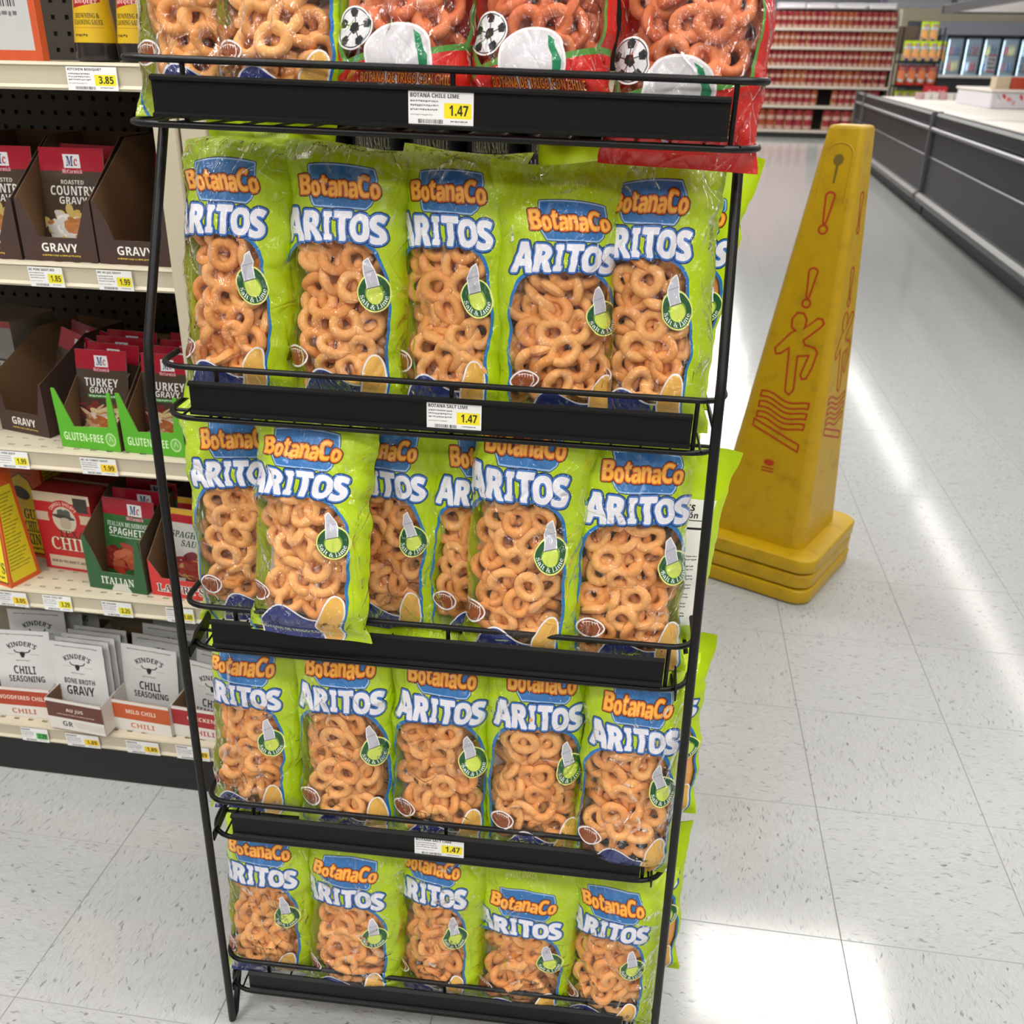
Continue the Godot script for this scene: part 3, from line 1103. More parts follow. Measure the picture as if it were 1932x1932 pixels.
# A plate with rows of punched holes: n1 x n2 cells from o along a and b, the hole sunk along -(a x b)
func punched(o: Vector3, a: Vector3, b: Vector3, n1: int, n2: int, hole: Vector2, shift := 0.0) -> MB:
	var m := MB.new()
	var nn := a.cross(b).normalized()
	var ca := a / n1
	var cb := b / n2
	var ha := a.normalized() * hole.x / 2
	var hb := b.normalized() * hole.y / 2
	var dp := -nn * 0.004
	for j in n2:
		for i in n1:
			var p := o + ca * i + cb * j
			var c := p + ca * (0.5 + (shift if j % 2 else 0.0)) + cb * 0.5
			var q := [c - ha - hb, c + ha - hb, c + ha + hb, c - ha + hb]
			var r := [p, p + ca, p + ca + cb, p + cb]
			for k in 4:
				var l := (k + 1) % 4
				m.quad(r[k], r[l], q[l], q[k])
				m.quad(q[k], q[l], q[l] + dp, q[k] + dp)
	return m


func build_gondola() -> void:
	var cream := mat("shelf_cream", c8(198, 188, 166), 0.45)
	var dark := mat("pegboard_brown", c8(52, 44, 38), 0.7)
	var black := mat("kick_black", c8(24, 24, 25), 0.5)
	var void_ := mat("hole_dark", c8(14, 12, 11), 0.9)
	var g := thing("shelf_gondola", "cream store shelving with a dark pegboard back and seasoning products", "store shelf", at(0, 0, 0))
	# plinth with chipped paint, back panel, uprights
	part("kick_plate", MB.new().box(Vector3(GX0, 0.0, -1.75), Vector3(GX1, 0.076, GFRONT - 0.002), 0.002).mesh(), black, g)
	part("pegboard", punched(Vector3(-1.45, 0.1, -1.72), Vector3(GX1 + 1.45, 0, 0), Vector3(0, 1.6, 0), 30, 63, Vector2(0.0072, 0.0072)).mesh(), dark, g)
	part("back_board", MB.new().box(Vector3(GX0, 0.02, -1.75), Vector3(GX1, 1.9, -1.7245)).mesh(), void_, g)
	for x in [GX1, GX2]:
		var u := MB.new()
		u.box(Vector3(x, 0.0, -1.78), Vector3(x + 0.034, 1.9, GFRONT + 0.004), 0.002)
		u.box(Vector3(x + 0.037, 0.0, -1.78), Vector3(x + 0.075, 1.9, GFRONT), 0.002)
		part("upright", u.mesh(), cream, g)
	# shelves on both sides of the first upright
	for side in 2:
		var x0 := GX0 if side == 0 else GX1 + 0.076
		var x1 := GX1 if side == 0 else GX2
		for k in 5:
			var y: float = DECKS[k]
			var sh := part("shelf", MB.new().box(Vector3(x0, y - 0.0055, -1.715), Vector3(x1, y - 0.0045, GFRONT - 0.17)).mesh(), cream, g)
			if side == 0:
				part("deck", punched(Vector3(-1.4, y - 0.0005, GFRONT - 0.002), Vector3(x1 + 1.4, 0, 0), Vector3(0, 0, -0.17), 25, 6, Vector2(0.011, 0.0055), 0.22).mesh(), cream, sh)
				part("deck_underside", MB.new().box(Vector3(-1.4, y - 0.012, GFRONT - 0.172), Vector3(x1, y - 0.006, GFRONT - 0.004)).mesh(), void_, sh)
			else:
				part("deck", MB.new().box(Vector3(x0, y - 0.012, GFRONT - 0.172), Vector3(x1, y - 0.0005, GFRONT - 0.002)).mesh(), cream, sh)
			# the front edge: rounded top, a recessed price rail, a lower lip
			var outline := PackedVector2Array([Vector2(0, 0), Vector2(0.004, -0.001), Vector2(0.0055, -0.004), Vector2(0.003, -0.006), Vector2(0.002, -0.028), Vector2(0.006, -0.032), Vector2(0.0045, -0.035), Vector2(-0.003, -0.034), Vector2(-0.003, 0)])
			var e := MB.new()
			e.xf = Transform3D(Basis(Vector3(0, 0, 1), Vector3.UP, Vector3(-1, 0, 0)), Vector3(0, y, GFRONT - 0.004))
			e.prism(outline, -x1, -x0)
			part("price_rail", e.mesh(), cream, sh)
	part("kick_plate", MB.new().box(Vector3(GX1 + 0.076, 0.0, -1.75), Vector3(GX2, 0.076, GFRONT - 0.002), 0.002).mesh(), black, g)
	part("back_board", MB.new().box(Vector3(GX1 + 0.076, 0.02, -1.75), Vector3(GX2, 1.9, -1.72)).mesh(), void_, g)
	# price tickets on the rails
	var yl := c8(232, 220, 40)
	var tickets := [
		[0, -0.801, 0.072, "KITCHEN BOUQUET", "3.85", yl, "price ticket reading 3.85 below the two yellow bottles"],
		[1, -0.912, 0.054, "MC PORK GRAVY MIX", "1.85", yl, "price ticket reading 1.85 below the country gravy tray"],
		[1, -0.804, 0.054, "MC AU JUS GRAVY", "1.99", yl, "price ticket reading 1.99 on the second shelf edge"],
		[2, -1.032, 0.054, "MC PORK GRAVY", "1.99", yl, "price ticket reading 1.99 at the left edge of the third shelf"],
		[2, -0.886, 0.061, "MC GF TURKEY GRAVY", "1.99", c8(246, 206, 20), "price ticket reading 1.99 below the turkey gravy tray"],
		[3, -1.096, 0.060, "2 GUN CHILI", "3.05", c8(246, 206, 20), "price ticket reading 3.05 below the orange chili box"],
		[3, -1.007, 0.053, "TEXAS CHILI KIT", "3.29", yl, "price ticket reading 3.29 on the fourth shelf edge"],
		[3, -0.896, 0.054, "MC ITALIAN", "2.25", yl, "price ticket reading 2.25 below the spaghetti tray"],
		[3, -0.780, 0.050, "LAWRYS SPAG", "1.69", yl, "price ticket at the right end of the fourth shelf edge"],
		[4, -1.112, 0.054, "KINDERS", "2.29", c8(70, 170, 80), "price ticket with a green corner on the lowest shelf edge"],
		[4, -1.021, 0.066, "KINDERS", "1.89", c8(246, 206, 20), "price ticket with yellow box below the au jus tray"],
		[4, -0.901, 0.064, "KINDERS", "1.89", c8(246, 206, 20), "price ticket with yellow box below the mild chili tray"],
		[4, -0.804, 0.064, "KINDERS", "1.89", c8(246, 206, 20), "price ticket at the right end of the lowest shelf edge"]]
	for k in tickets.size():
		var q: Array = tickets[k]
		var m := mat("shelf_ticket_%d" % k, Color.WHITE, 0.5, 0.0, ticket(q[3], q[4], 90 + k, q[5]))
		var b := MB.new()
		var hh := 0.029
		b.quad(Vector3(0, 0, 0), Vector3(q[2], 0, 0.0), Vector3(q[2], hh, 0), Vector3(0, hh, 0))
		b.box(Vector3(0, 0, -0.0005), Vector3(q[2], hh, -0.00005))
		single("price_ticket", b.mesh(), m, q[6], "price ticket", at(q[1], DECKS[q[0]] - 0.0345, GFRONT + 0.003, 0, 3 if k % 3 else -2), "price tickets on the shelf edges")


# ---------------------------------------------------------------- products
func maker_mark(im: Image, x: float, y: float, s: float) -> void:   # white slanted badge with a blue M, red script below
	poly(im, PackedVector2Array([Vector2(x, y), Vector2(x + s, y), Vector2(x + s * 1.06, y + s * 0.72), Vector2(x + s * 0.06, y + s * 0.72)]), c8(232, 232, 236))
	write(im, "M", x + s * 0.2, y + s * 0.1, s * 0.42, s * 0.52, c8(36, 52, 104), true)
	write(im, "c", x + s * 0.66, y + s * 0.24, s * 0.2, s * 0.36, c8(168, 24, 48), true)
	write(im, "McCormick", x - s * 0.05, y + s * 0.78, s * 1.2, s * 0.22, c8(230, 226, 226), true, [[1.2, c8(168, 24, 48)]])


func food(im: Image, x: float, y: float, w: float, h: float, cols: Array, seed_: int) -> void:  # a printed picture of a dish
	var r := RandomNumberGenerator.new()
	r.seed = seed_
	for k in 120:
		var f := float(k) / 120
		var c: Color = cols[int(f * cols.size()) % cols.size()]
		c = c.lightened(r.randf() * 0.15).darkened(r.randf() * 0.15)
		var sp := 1.0 - f * 0.45
		poly(im, oval(Vector2(x + w / 2 + r.randfn(0, 0.26) * w * sp, y + h * (0.55 + r.randfn(0, 0.18) * sp)), w * r.randf_range(0.08, 0.26) * sp, h * r.randf_range(0.06, 0.2) * sp, r.randf_range(-0.6, 0.6), 2, 14), c)


func packet_print(kind: String) -> ImageTexture:
	var w := 200
	var h := 290
	var im := canvas(w, h, c8(74, 60, 50))
	match kind:
		"country", "aujus", "pork", "turkey":
			rect(im, 0, 0, w, 64, c8(166, 26, 46))
			maker_mark(im, 74, 18, 52)
			if kind == "country":
				write(im, "ROASTED", 66, 88, 70, 12, c8(230, 228, 222))
				write(im, "COUNTRY", 30, 104, 140, 26, c8(240, 240, 236))
				write(im, "GRAVY", 56, 134, 88, 20, c8(240, 240, 236))
				poly(im, oval(Vector2(100, 240), 84, 40), c8(226, 222, 214))
				food(im, 20, 160, 160, 110, [c8(222, 186, 92), c8(232, 200, 110), c8(236, 232, 226), c8(242, 238, 232), c8(206, 130, 70)], 3)
			elif kind == "turkey":
				write(im, "TURKEY", 34, 92, 132, 28, c8(240, 240, 236))
				write(im, "GRAVY", 52, 122, 96, 20, c8(240, 240, 236))
				rect(im, 44, 146, 112, 12, c8(60, 132, 62))
				scribble(im, 50, 149, 100, 6, c8(220, 232, 214), 4)
				poly(im, oval(Vector2(104, 256), 84, 32), c8(214, 200, 190))
				food(im, 16, 166, 168, 70, [c8(110, 30, 34), c8(132, 44, 40), c8(228, 208, 150)], 8)
				food(im, 26, 196, 156, 80, [c8(196, 132, 84), c8(222, 178, 136), c8(236, 216, 196), c8(190, 112, 60)], 5)
			elif kind == "pork":
				write(im, "PORK", 110, 90, 80, 26, c8(240, 240, 236))
				write(im, "GRAVY", 110, 120, 80, 18, c8(240, 240, 236))
				food(im, 10, 150, 180, 110, [c8(88, 120, 50), c8(170, 70, 40), c8(190, 104, 60), c8(150, 60, 36)], 9)
			else:
				write(im, "AU JUS", 40, 96, 120, 28, c8(240, 240, 236))
				write(im, "GRAVY", 54, 128, 92, 18, c8(240, 240, 236))
				food(im, 16, 160, 168, 110, [c8(120, 50, 40), c8(150, 70, 50), c8(206, 160, 110)], 12)
		"spaghetti":
			im.fill(c8(52, 104, 54))
			rect(im, 0, 0, w, 58, c8(166, 26, 46))
			maker_mark(im, 96, 16, 56)
			write(im, "ITALIAN MUSHROOM", 16, 82, 168, 16, c8(240, 240, 236), true)
			write(im, "SPAGHETTI", 22, 102, 160, 26, c8(244, 244, 240))
			scribble(im, 24, 132, 150, 5, c8(214, 226, 210), 3)
			food(im, 4, 140, 192, 140, [c8(110, 24, 20), c8(150, 36, 26), c8(180, 56, 34), c8(128, 20, 24), c8(206, 96, 60)], 15)
		"lawry":
			im.fill(c8(206, 204, 200))
			rect(im, 0, 0, w, 22, c8(226, 176, 44))
			rect(im, 0, 22, w, 30, c8(178, 30, 40))
			write(im, "SPAGHETTI", 14, 82, 170, 24, c8(34, 66, 44), true, [], 0, 0.25)
			write(im, "SAUCE", 56, 114, 100, 24, c8(34, 66, 44), true, [], 0, 0.25)
			food(im, 10, 160, 184, 120, [c8(120, 34, 40), c8(150, 50, 52), c8(214, 170, 100), c8(170, 60, 54)], 17)
		"chili", "broth":
			im.fill(c8(226, 226, 226))
			scribble(im, 20, 16, 160, 5, c8(110, 110, 110), 5)
			write(im, "KINDER'S", 48, 46, 104, 20, c8(36, 36, 36), false, [], 0, 0, 84)
			# steer's head between two hairlines
			poly(im, PackedVector2Array([Vector2(94, 90), Vector2(106, 90), Vector2(109, 100), Vector2(104, 114), Vector2(96, 114), Vector2(91, 100)]), c8(30, 30, 30))
			stroke(im, [Vector2(72, 82), Vector2(78, 91), Vector2(92, 94), Vector2(108, 94), Vector2(122, 91), Vector2(128, 82)], 4, c8(30, 30, 30))
			rect(im, 44, 100, 30, 1, c8(120, 120, 120))
			rect(im, 126, 100, 30, 1, c8(120, 120, 120))
			scribble(im, 76, 124, 48, 5, c8(130, 130, 130), 6)
			if kind == "chili":
				write(im, "CHILI", 62, 150, 76, 36, c8(34, 34, 34))
				write(im, "SEASONING", 40, 194, 124, 28, c8(34, 34, 34))
			else:
				write(im, "BONE BROTH", 44, 150, 114, 22, c8(34, 34, 34))
				write(im, "GRAVY", 50, 182, 102, 40, c8(34, 34, 34))
	return finish(im)


var packet_meshes := {}

func packet(called: String, kind: String, label: String, x: float, y: float, z: float, w: float, h: float, yaw := 0.0, lean := 0.0, roll := 0.0, group := "") -> void:
	var key := "%.3f_%.3f_%s" % [w, h, kind]
	if not packet_meshes.has(key):
		var sd := float(packet_meshes.size())
		var f := func(u: float, v: float) -> Vector3:
			var pad := sin(PI * u) * sin(PI * clampf((v - 0.03) / 0.8, 0, 1))
			return Vector3((u - 0.5) * w, v * h, 0.0006 + 0.0045 * pow(maxf(pad, 0), 0.6) + absf(noise_b.get_noise_3d(u * 0.12 + sd, v * 0.2, sd)) * 0.003)
		var m := MB.new().grid(12, 16, f).mesh()
		MB.new().grid(6, 8, func(u: float, v: float) -> Vector3: return Vector3((u - 0.5) * w, v * h, -0.0045 * sqrt(maxf(0, sin(PI * u) * sin(PI * clampf(v / 0.83, 0, 1)))) - 0.0004), null, true).onto(m)
		m.surface_set_material(0, mat("packet_" + kind, Color.WHITE, 0.25 if not kind in ["chili", "broth"] else 0.4, 0.0, packet_print(kind) if not M.has("packet_" + kind) else null))
		m.surface_set_material(1, mat("packet_back_grey", c8(170, 168, 166), 0.4))
		packet_meshes[key] = m
	single(called, packet_meshes[key], null, label, "seasoning packet", at(x, y, z, yaw, lean, roll), group)


func tray_front(kind: String) -> ImageTexture:
	var im := canvas(230, 170, c8(66, 46, 40))
	match kind:
		"gravy":
			write(im, "GRAVY", 60, 120, 112, 24, c8(240, 238, 234))
			scribble(im, 58, 152, 120, 5, c8(214, 186, 60), 3)
		"gluten":
			im.fill(c8(86, 172, 36))
			write(im, "GLUTEN-FREE", 20, 124, 150, 24, c8(214, 236, 198))
			poly(im, oval(Vector2(198, 136), 20, 20), c8(178, 218, 150))
			poly(im, oval(Vector2(198, 136), 15, 15), c8(110, 184, 70))
			stroke(im, [Vector2(192, 142), Vector2(198, 126), Vector2(206, 140)], 3, c8(190, 224, 166))
		"italian":
			im.fill(c8(46, 92, 54))
			write(im, "ITALIAN", 52, 126, 130, 24, c8(236, 236, 228), true)
			poly(im, PackedVector2Array([Vector2(88, 170), Vector2(104, 146), Vector2(150, 144), Vector2(170, 170)]), c8(206, 204, 198))
		"lawry":
			im.fill(c8(206, 58, 54))
			write(im, "LAWRY'S", 26, 112, 178, 36, c8(34, 24, 26), true, [[3.0, c8(238, 232, 228)]])
		"woodfired", "aujus", "mild", "chicken":
			im = canvas(230, 130, c8(226, 222, 216))
			var c: Color = {"woodfired": c8(176, 68, 44), "aujus": c8(104, 62, 52), "mild": c8(196, 90, 46), "chicken": c8(168, 44, 50)}[kind]
			rect(im, 0, 12, 230, 66, c)
			var t: String = {"woodfired": "WOODFIRED CHILI", "aujus": "AU JUS", "mild": "MILD CHILI", "chicken": "CHICKEN"}[kind]
			var wd: float = {"woodfired": 190.0, "aujus": 70.0, "mild": 120.0, "chicken": 110.0}[kind]
			write(im, t, 115 - wd / 2, 34, wd, 18, c8(238, 226, 214))
			if kind == "aujus":
				scribble(im, 40, 60, 150, 5, c8(214, 190, 176), 5)
				write(im, "GR", 56, 92, 42, 22, c8(60, 58, 58))
				poly(im, PackedVector2Array([Vector2(100, 86), Vector2(230, 92), Vector2(230, 120), Vector2(112, 116)]), c8(214, 208, 200))
			else:
				write(im, "CHILI", 66, 92, 96, 22, c.lightened(0.15))
	return finish(im)


# A shelf-ready carton tray: front (outline), two sides rising to the back, back and bottom
func tray(called: String, kind: String, label: String, x: float, y: float, z: float, w: float, d: float, front: PackedVector2Array, hs: float, hb: float, body: Color, yaw := 0.0, inner := c8(122, 92, 64)) -> void:
	var o := thing(called, label, "display tray", at(x, y, z, yaw))
	var fm := mat("tray_front_" + kind, Color.WHITE, 0.6, 0.0, tray_front(kind) if not M.has("tray_front_" + kind) else null)
	var bm := mat("tray_body_" + kind, body, 0.7)
	var im := mat("tray_board", inner, 0.8)
	part("front_panel", MB.new().prism(front, -0.0016, 0.0).mesh(), fm, o)
	part("front_lining", MB.new().prism(front, -0.0022, -0.0017).mesh(), im, o)
	var side := PackedVector2Array([Vector2(0.001, 0), Vector2(d, 0), Vector2(d, hb), Vector2(d * 0.55, hb), Vector2(0.001, hs)])
	for s in 2:
		for q in [[0.0, 0.0008, bm], [0.0009, 0.0014, im]]:
			var b := MB.new()
			var a: float = q[0]
			var c: float = q[1]
			b.xf = Transform3D(Basis(Vector3(0, 0, -1), Vector3.UP, Vector3(1, 0, 0)), Vector3.ZERO)
			if s == 0:
				b.prism(side, a, c)
			else:
				b.prism(side, w - c, w - a)
			part("side_panel" if q[2] == bm else "side_lining", b.mesh(), q[2], o)
	part("back_panel", MB.new().box(Vector3(0, 0, -d - 0.0016), Vector3(w, hb, -d)).mesh(), im, o)
	part("bottom_panel", MB.new().box(Vector3(0.001, 0, -d), Vector3(w - 0.001, 0.0015, -0.002)).mesh(), im, o)


func outline_notched(w: float, lip: float, tab: float, cut: float, slope: float) -> PackedVector2Array:
	return PackedVector2Array([Vector2(0, 0), Vector2(w, 0), Vector2(w, tab), Vector2(w - cut, tab), Vector2(w - cut - slope, lip), Vector2(cut + slope, lip), Vector2(cut, tab), Vector2(0, tab)])


func carton(called: String, label: String, x: float, y: float, z: float, size: Vector3, body: Color, tex: ImageTexture, yaw := 0.0, side_tex: ImageTexture = null, taper := 0.0) -> void:
	var o := thing(called, label, "box", at(x, y, z, yaw))
	var w := size.x
	var h := size.y
	var d := size.z
	# box with a front that may narrow to a gabled top
	var tp := taper
	var b := MB.new()
	var p := [Vector3(0, 0, 0), Vector3(w, 0, 0), Vector3(w, 0, -d), Vector3(0, 0, -d), Vector3(tp * 0.3, h, -tp), Vector3(w - tp * 0.3, h, -tp), Vector3(w - tp * 0.3, h, -d + tp), Vector3(tp * 0.3, h, -d + tp)]
	var c := Vector3(w / 2, h / 2, -d / 2)
	for q in [[1, 2, 6, 5], [2, 3, 7, 6], [3, 0, 4, 7], [4, 5, 6, 7], [0, 3, 2, 1]]:
		b.face([p[q[0]], p[q[1]], p[q[2]], p[q[3]]], c)
	part("carton", b.mesh(), mat(called + "_body", body, 0.5), o)
	var f := MB.new()
	f.quad(p[0], p[1], p[5], p[4])
	part("front_print", f.mesh(), mat(called + "_front", Color.WHITE, 0.45, 0.0, tex), o)
	if side_tex:
		var s := MB.new()
		var e := Vector3(0.0004, 0, 0)
		s.quad(p[1] + e, p[2] + e, p[6] + e, p[5] + e)
		part("side_print", s.mesh(), mat(called + "_side", Color.WHITE, 0.45, 0.0, side_tex), o)


func build_products() -> void:
	# --- top shelf: a carton with a bar code and two bottles
	var im := canvas(240, 220, c8(198, 84, 44))
	rect(im, 0, 0, 229, 206, c8(190, 190, 190))
	for k in 6:
		scribble(im, 20, 12 + k * 13, 150 - k * 9, 7, c8(120, 120, 122), k + 2)
	barcode(im, 120, 96, 88, 52, 3)
	scribble(im, 120, 154, 88, 8, c8(110, 110, 112), 9)
	carton("bar_code_carton", "flat grey and orange carton with a bar code on the top shelf", -1.055, DECKS[0], -1.345, Vector3(0.212, 0.2, 0.014), c8(198, 84, 44), finish(im), -3)
	var lab := canvas(512, 200, c8(206, 170, 30))
	for k in 1:
		var x := 128.0
		poly(lab, PackedVector2Array([Vector2(x + 60, 40), Vector2(x + 200, 20), Vector2(x + 200, 62), Vector2(x + 60, 84)]), c8(160, 36, 40))
		write(lab, "KITCHEN", x + 74, 36, 110, 18, c8(236, 226, 214), true, [], -2, 0.2)
		write(lab, "BOUQUET", x + 74, 56, 110, 16, c8(236, 226, 214), true, [], -2, 0.2)
		write(lab, "BROWNING &", x + 72, 100, 112, 17, c8(50, 40, 20), true)
		write(lab, "SEASONING SAUCE", x + 62, 122, 134, 17, c8(50, 40, 20), true)
		rect(lab, x + 62, 148, 134, 2, c8(190, 110, 30))
		scribble(lab, x + 66, 170, 60, 9, c8(90, 70, 30), 4)
	var lm := mat("sauce_label", Color.WHITE, 0.3, 0.0, finish(lab))
	var glass := mat("sauce_glass", c8(44, 40, 42), 0.12)
	for k in 2:
		var o := thing("sauce_bottle", ["yellow labelled dark sauce bottle beside the bar code carton", "yellow labelled dark sauce bottle against the cream upright"][k], "bottle", at([-0.787, -0.724][k], DECKS[0], -1.378, [8, -4][k]), "sauce bottles on the top shelf")
		part("glass", MB.new().lathe([Vector2(0.001, 0), Vector2(0.026, 0.0), Vector2(0.0292, 0.003), Vector2(0.029, 0.02), Vector2(0.0205, 0.1), Vector2(0.012, 0.125), Vector2(0.011, 0.15), Vector2(0.001, 0.15)], 28).mesh(), glass, o)
		part("label", MB.new().lathe([Vector2(0.0289, 0.0235), Vector2(0.0214, 0.0948)], 28).mesh(), lm, o)
		part("cap", MB.new().lathe([Vector2(0.0125, 0.14), Vector2(0.013, 0.142), Vector2(0.013, 0.162), Vector2(0.001, 0.163)], 20).mesh(), mat("cap_brown", c8(60, 40, 30), 0.4), o)
	# --- second shelf: three brown gravy trays with packets
	var brown := c8(66, 46, 40)
	var fr := outline_notched(0.115, 0.034, 0.088, 0.006, 0.022)
	for k in 3:
		var x: float = [-1.046, -0.926, -0.807][k]
		tray("gravy_tray", "gravy", ["brown gravy tray at the left edge of the second shelf", "brown gravy tray with the country gravy packet in front", "brown gravy tray against the cream upright, nearly empty"][k], x, DECKS[1], -1.331, 0.115, 0.21, fr, 0.088, 0.165, brown, [0, 1, -1][k])
	packet("gravy_packet", "country", "country gravy packet in the left brown tray, cut by the photo edge", -0.985, DECKS[1] + 0.003, -1.385, 0.1, 0.15, 2, -8)
	packet("gravy_packet", "country", "country gravy packet standing alone in the middle brown tray", -0.870, DECKS[1] + 0.003, -1.385, 0.1, 0.15, 2, -8)
	packet("gravy_packet", "country", "second country gravy packet, behind the front one in the middle brown tray", -0.866, DECKS[1] + 0.004, -1.425, 0.1, 0.15, -3, -8, -1)
	packet("gravy_packet", "aujus", "red topped gravy packet at the right side of the nearly empty tray", -0.738, DECKS[1] + 0.003, -1.46, 0.1, 0.14, -8, -6, -4)
	# --- third shelf: small grey box, a turned pork gravy tray, two green gluten-free trays
	im = canvas(100, 200, c8(132, 128, 126))
	rect(im, 0, 0, 100, 14, c8(150, 50, 54))
	rect(im, 30, 84, 60, 44, c8(40, 40, 42))
	rect(im, 35, 89, 50, 34, c8(170, 168, 166))
	write(im, "MC", 42, 94, 38, 24, c8(40, 40, 42), true)
	carton("seasoning_box", "small grey box with a framed mark at the left edge of the third shelf", -1.185, DECKS[2], -1.5, Vector3(0.105, 0.16, 0.1), c8(140, 128, 116), finish(im), -12)
	tray("gravy_tray", "gravy", "brown gravy tray turned askew on the third shelf, with a torn corner", -1.072, DECKS[2], -1.392, 0.106, 0.2, outline_notched(0.106, 0.036, 0.092, 0.004, 0.014), 0.092, 0.15, brown, -14)
	packet("gravy_packet", "pork", "gravy packet leaning in the askew brown tray", -0.99, DECKS[2] + 0.003, -1.45, 0.092, 0.15, -16, -14, -12)
	packet("gravy_packet", "pork", "second gravy packet behind the leaning one in the askew tray", -0.985, DECKS[2] + 0.006, -1.49, 0.092, 0.15, -16, -12, -10)
	var gf := PackedVector2Array([Vector2(0, 0), Vector2(0.106, 0), Vector2(0.106, 0.042), Vector2(0.102, 0.098), Vector2(0.096, 0.098), Vector2(0.09, 0.04), Vector2(0.028, 0.036), Vector2(0.004, 0.098), Vector2(-0.002, 0.098), Vector2(0, 0.042)])
	for k in 2:
		tray("gluten_free_tray", "gluten", ["bright green gluten-free tray holding the turkey gravy packets", "bright green gluten-free tray partly hidden behind the rack post"][k], [-0.930, -0.819][k], DECKS[2], [-1.338, -1.334][k], 0.106, 0.2, gf, 0.044, 0.14, c8(86, 60, 44), [-4, -3][k])
		for j in 4:
			packet("gravy_packet", "turkey", [["front turkey gravy packet in the left green tray", "second turkey gravy packet in the left green tray", "third turkey gravy packet in the left green tray", "rearmost turkey gravy packet in the left green tray"], ["front turkey gravy packet in the right green tray", "second turkey gravy packet in the right green tray", "third turkey gravy packet in the right green tray", "rearmost turkey gravy packet in the right green tray"]][k][j], [-0.878, -0.764][k] + j * 0.002, DECKS[2] + 0.003 + j * 0.003, -1.385 - j * 0.03, 0.092, 0.142, -4, -9, [1, -1, 0.5, 0][j], "turkey gravy packets")
	# --- fourth shelf: orange chili boxes, red chili boxes, spaghetti and sauce trays
	im = canvas(200, 340, c8(214, 92, 34))
	poly(im, oval(Vector2(150, 50), 20, 20), c8(210, 210, 214))
	poly(im, oval(Vector2(150, 50), 13, 13), c8(90, 100, 110))
	scribble(im, 40, 34, 70, 6, c8(150, 60, 20), 3)
	scribble(im, 40, 90, 120, 6, c8(150, 60, 20), 4)
	var panel := PackedVector2Array([Vector2(14, 326), Vector2(14, 170), Vector2(40, 150), Vector2(60, 112), Vector2(100, 96), Vector2(140, 112), Vector2(160, 150), Vector2(186, 170), Vector2(186, 326)])
	poly(im, grown(panel, 5), c8(120, 60, 24))
	poly(im, panel, c8(240, 218, 30))
	poly(im, oval(Vector2(100, 150), 40, 18, 0.2), c8(40, 30, 24))
	write(im, "GUN", 100, 196, 76, 30, c8(30, 26, 24), true)
	write(im, "CHILI", 96, 232, 66, 32, c8(30, 26, 24), true)
	write(im, "KIN'S", 96, 270, 86, 32, c8(30, 26, 24), true)
	scribble(im, 80, 310, 90, 7, c8(60, 50, 30), 6)
	var ot := finish(im)
	im = canvas(120, 340, c8(214, 92, 34))
	poly(im, PackedVector2Array([Vector2(12, 326), Vector2(12, 60), Vector2(108, 60), Vector2(108, 326)]), c8(226, 206, 36))
	for k in 22:
		scribble(im, 18, 80 + k * 10, 80 - (k % 4) * 8, 4, c8(96, 90, 30), k + 20)
	var os_ := finish(im)
	carton("chili_kit_box", "orange and yellow chili kit box at the front left of the fourth shelf", -1.158, DECKS[3] - 0.001, -1.343, Vector3(0.098, 0.222, 0.062), c8(214, 92, 34), ot, -16, os_, 0.016)
	carton("chili_kit_box", "orange chili kit box standing behind the front orange box", -1.15, DECKS[3] - 0.001, -1.44, Vector3(0.098, 0.222, 0.085), c8(214, 92, 34), ot, -8, os_, 0.016)
	im = canvas(220, 300, c8(190, 40, 44))
	rect(im, 0, 0, 220, 96, c8(214, 196, 170))
	rect(im, 0, 36, 220, 40, c8(190, 40, 44))
	rect(im, 0, 76, 220, 34, c8(206, 186, 160))
	rect(im, 156, 12, 54, 54, c8(52, 50, 46))
	poly(im, oval(Vector2(110, 92), 62, 66), c8(190, 40, 44))
	write(im, "CARROLL SHELBY'S", 52, 32, 116, 13, c8(232, 220, 200), false, [], 0, 0, 58)
	poly(im, oval(Vector2(110, 100), 46, 50), c8(206, 196, 176))
	poly(im, PackedVector2Array([Vector2(84, 88), Vector2(88, 64), Vector2(104, 60), Vector2(112, 64), Vector2(124, 60), Vector2(136, 66), Vector2(138, 90)]), c8(84, 86, 86))   # a brimmed hat in a roundel
	poly(im, oval(Vector2(108, 90), 44, 8, 0.12), c8(60, 62, 62))
	poly(im, oval(Vector2(112, 114), 22, 22, 0, 2.6), c8(182, 170, 150))
	write(im, "TEXAS", 78, 142, 120, 26, c8(70, 30, 34), true)
	write(im, "CHILI", 40, 170, 166, 50, c8(226, 212, 190), true, [[2.0, c8(120, 24, 30)]])
	rect(im, 20, 244, 200, 46, c8(206, 190, 168))
	write(im, "HOW DO YOU WANT IT, HOT OR MILD", 28, 262, 180, 12, c8(60, 50, 46))
	var tt := finish(im)
	for k in 3:
		carton("texas_chili_box", ["front red and cream texas chili box on the fourth shelf", "red and cream texas chili box directly behind the front one", "rearmost red and cream texas chili box in its row"][k], -1.048 + k * 0.008, DECKS[3], -1.398 - k * 0.058, Vector3(0.112, 0.152, 0.05), c8(170, 40, 44), tt, -5, null, 0.0)
	tray("spaghetti_tray", "italian", "dark green tray of Italian spaghetti packets on the fourth shelf", -0.934, DECKS[3], -1.345, 0.112, 0.17, PackedVector2Array([Vector2(0, 0), Vector2(0.112, 0), Vector2(0.112, 0.04), Vector2(0.108, 0.1), Vector2(0.1, 0.1), Vector2(0.092, 0.034), Vector2(0.03, 0.034), Vector2(0.006, 0.1), Vector2(0, 0.1)]), 0.1, 0.155, c8(74, 58, 42), -5)
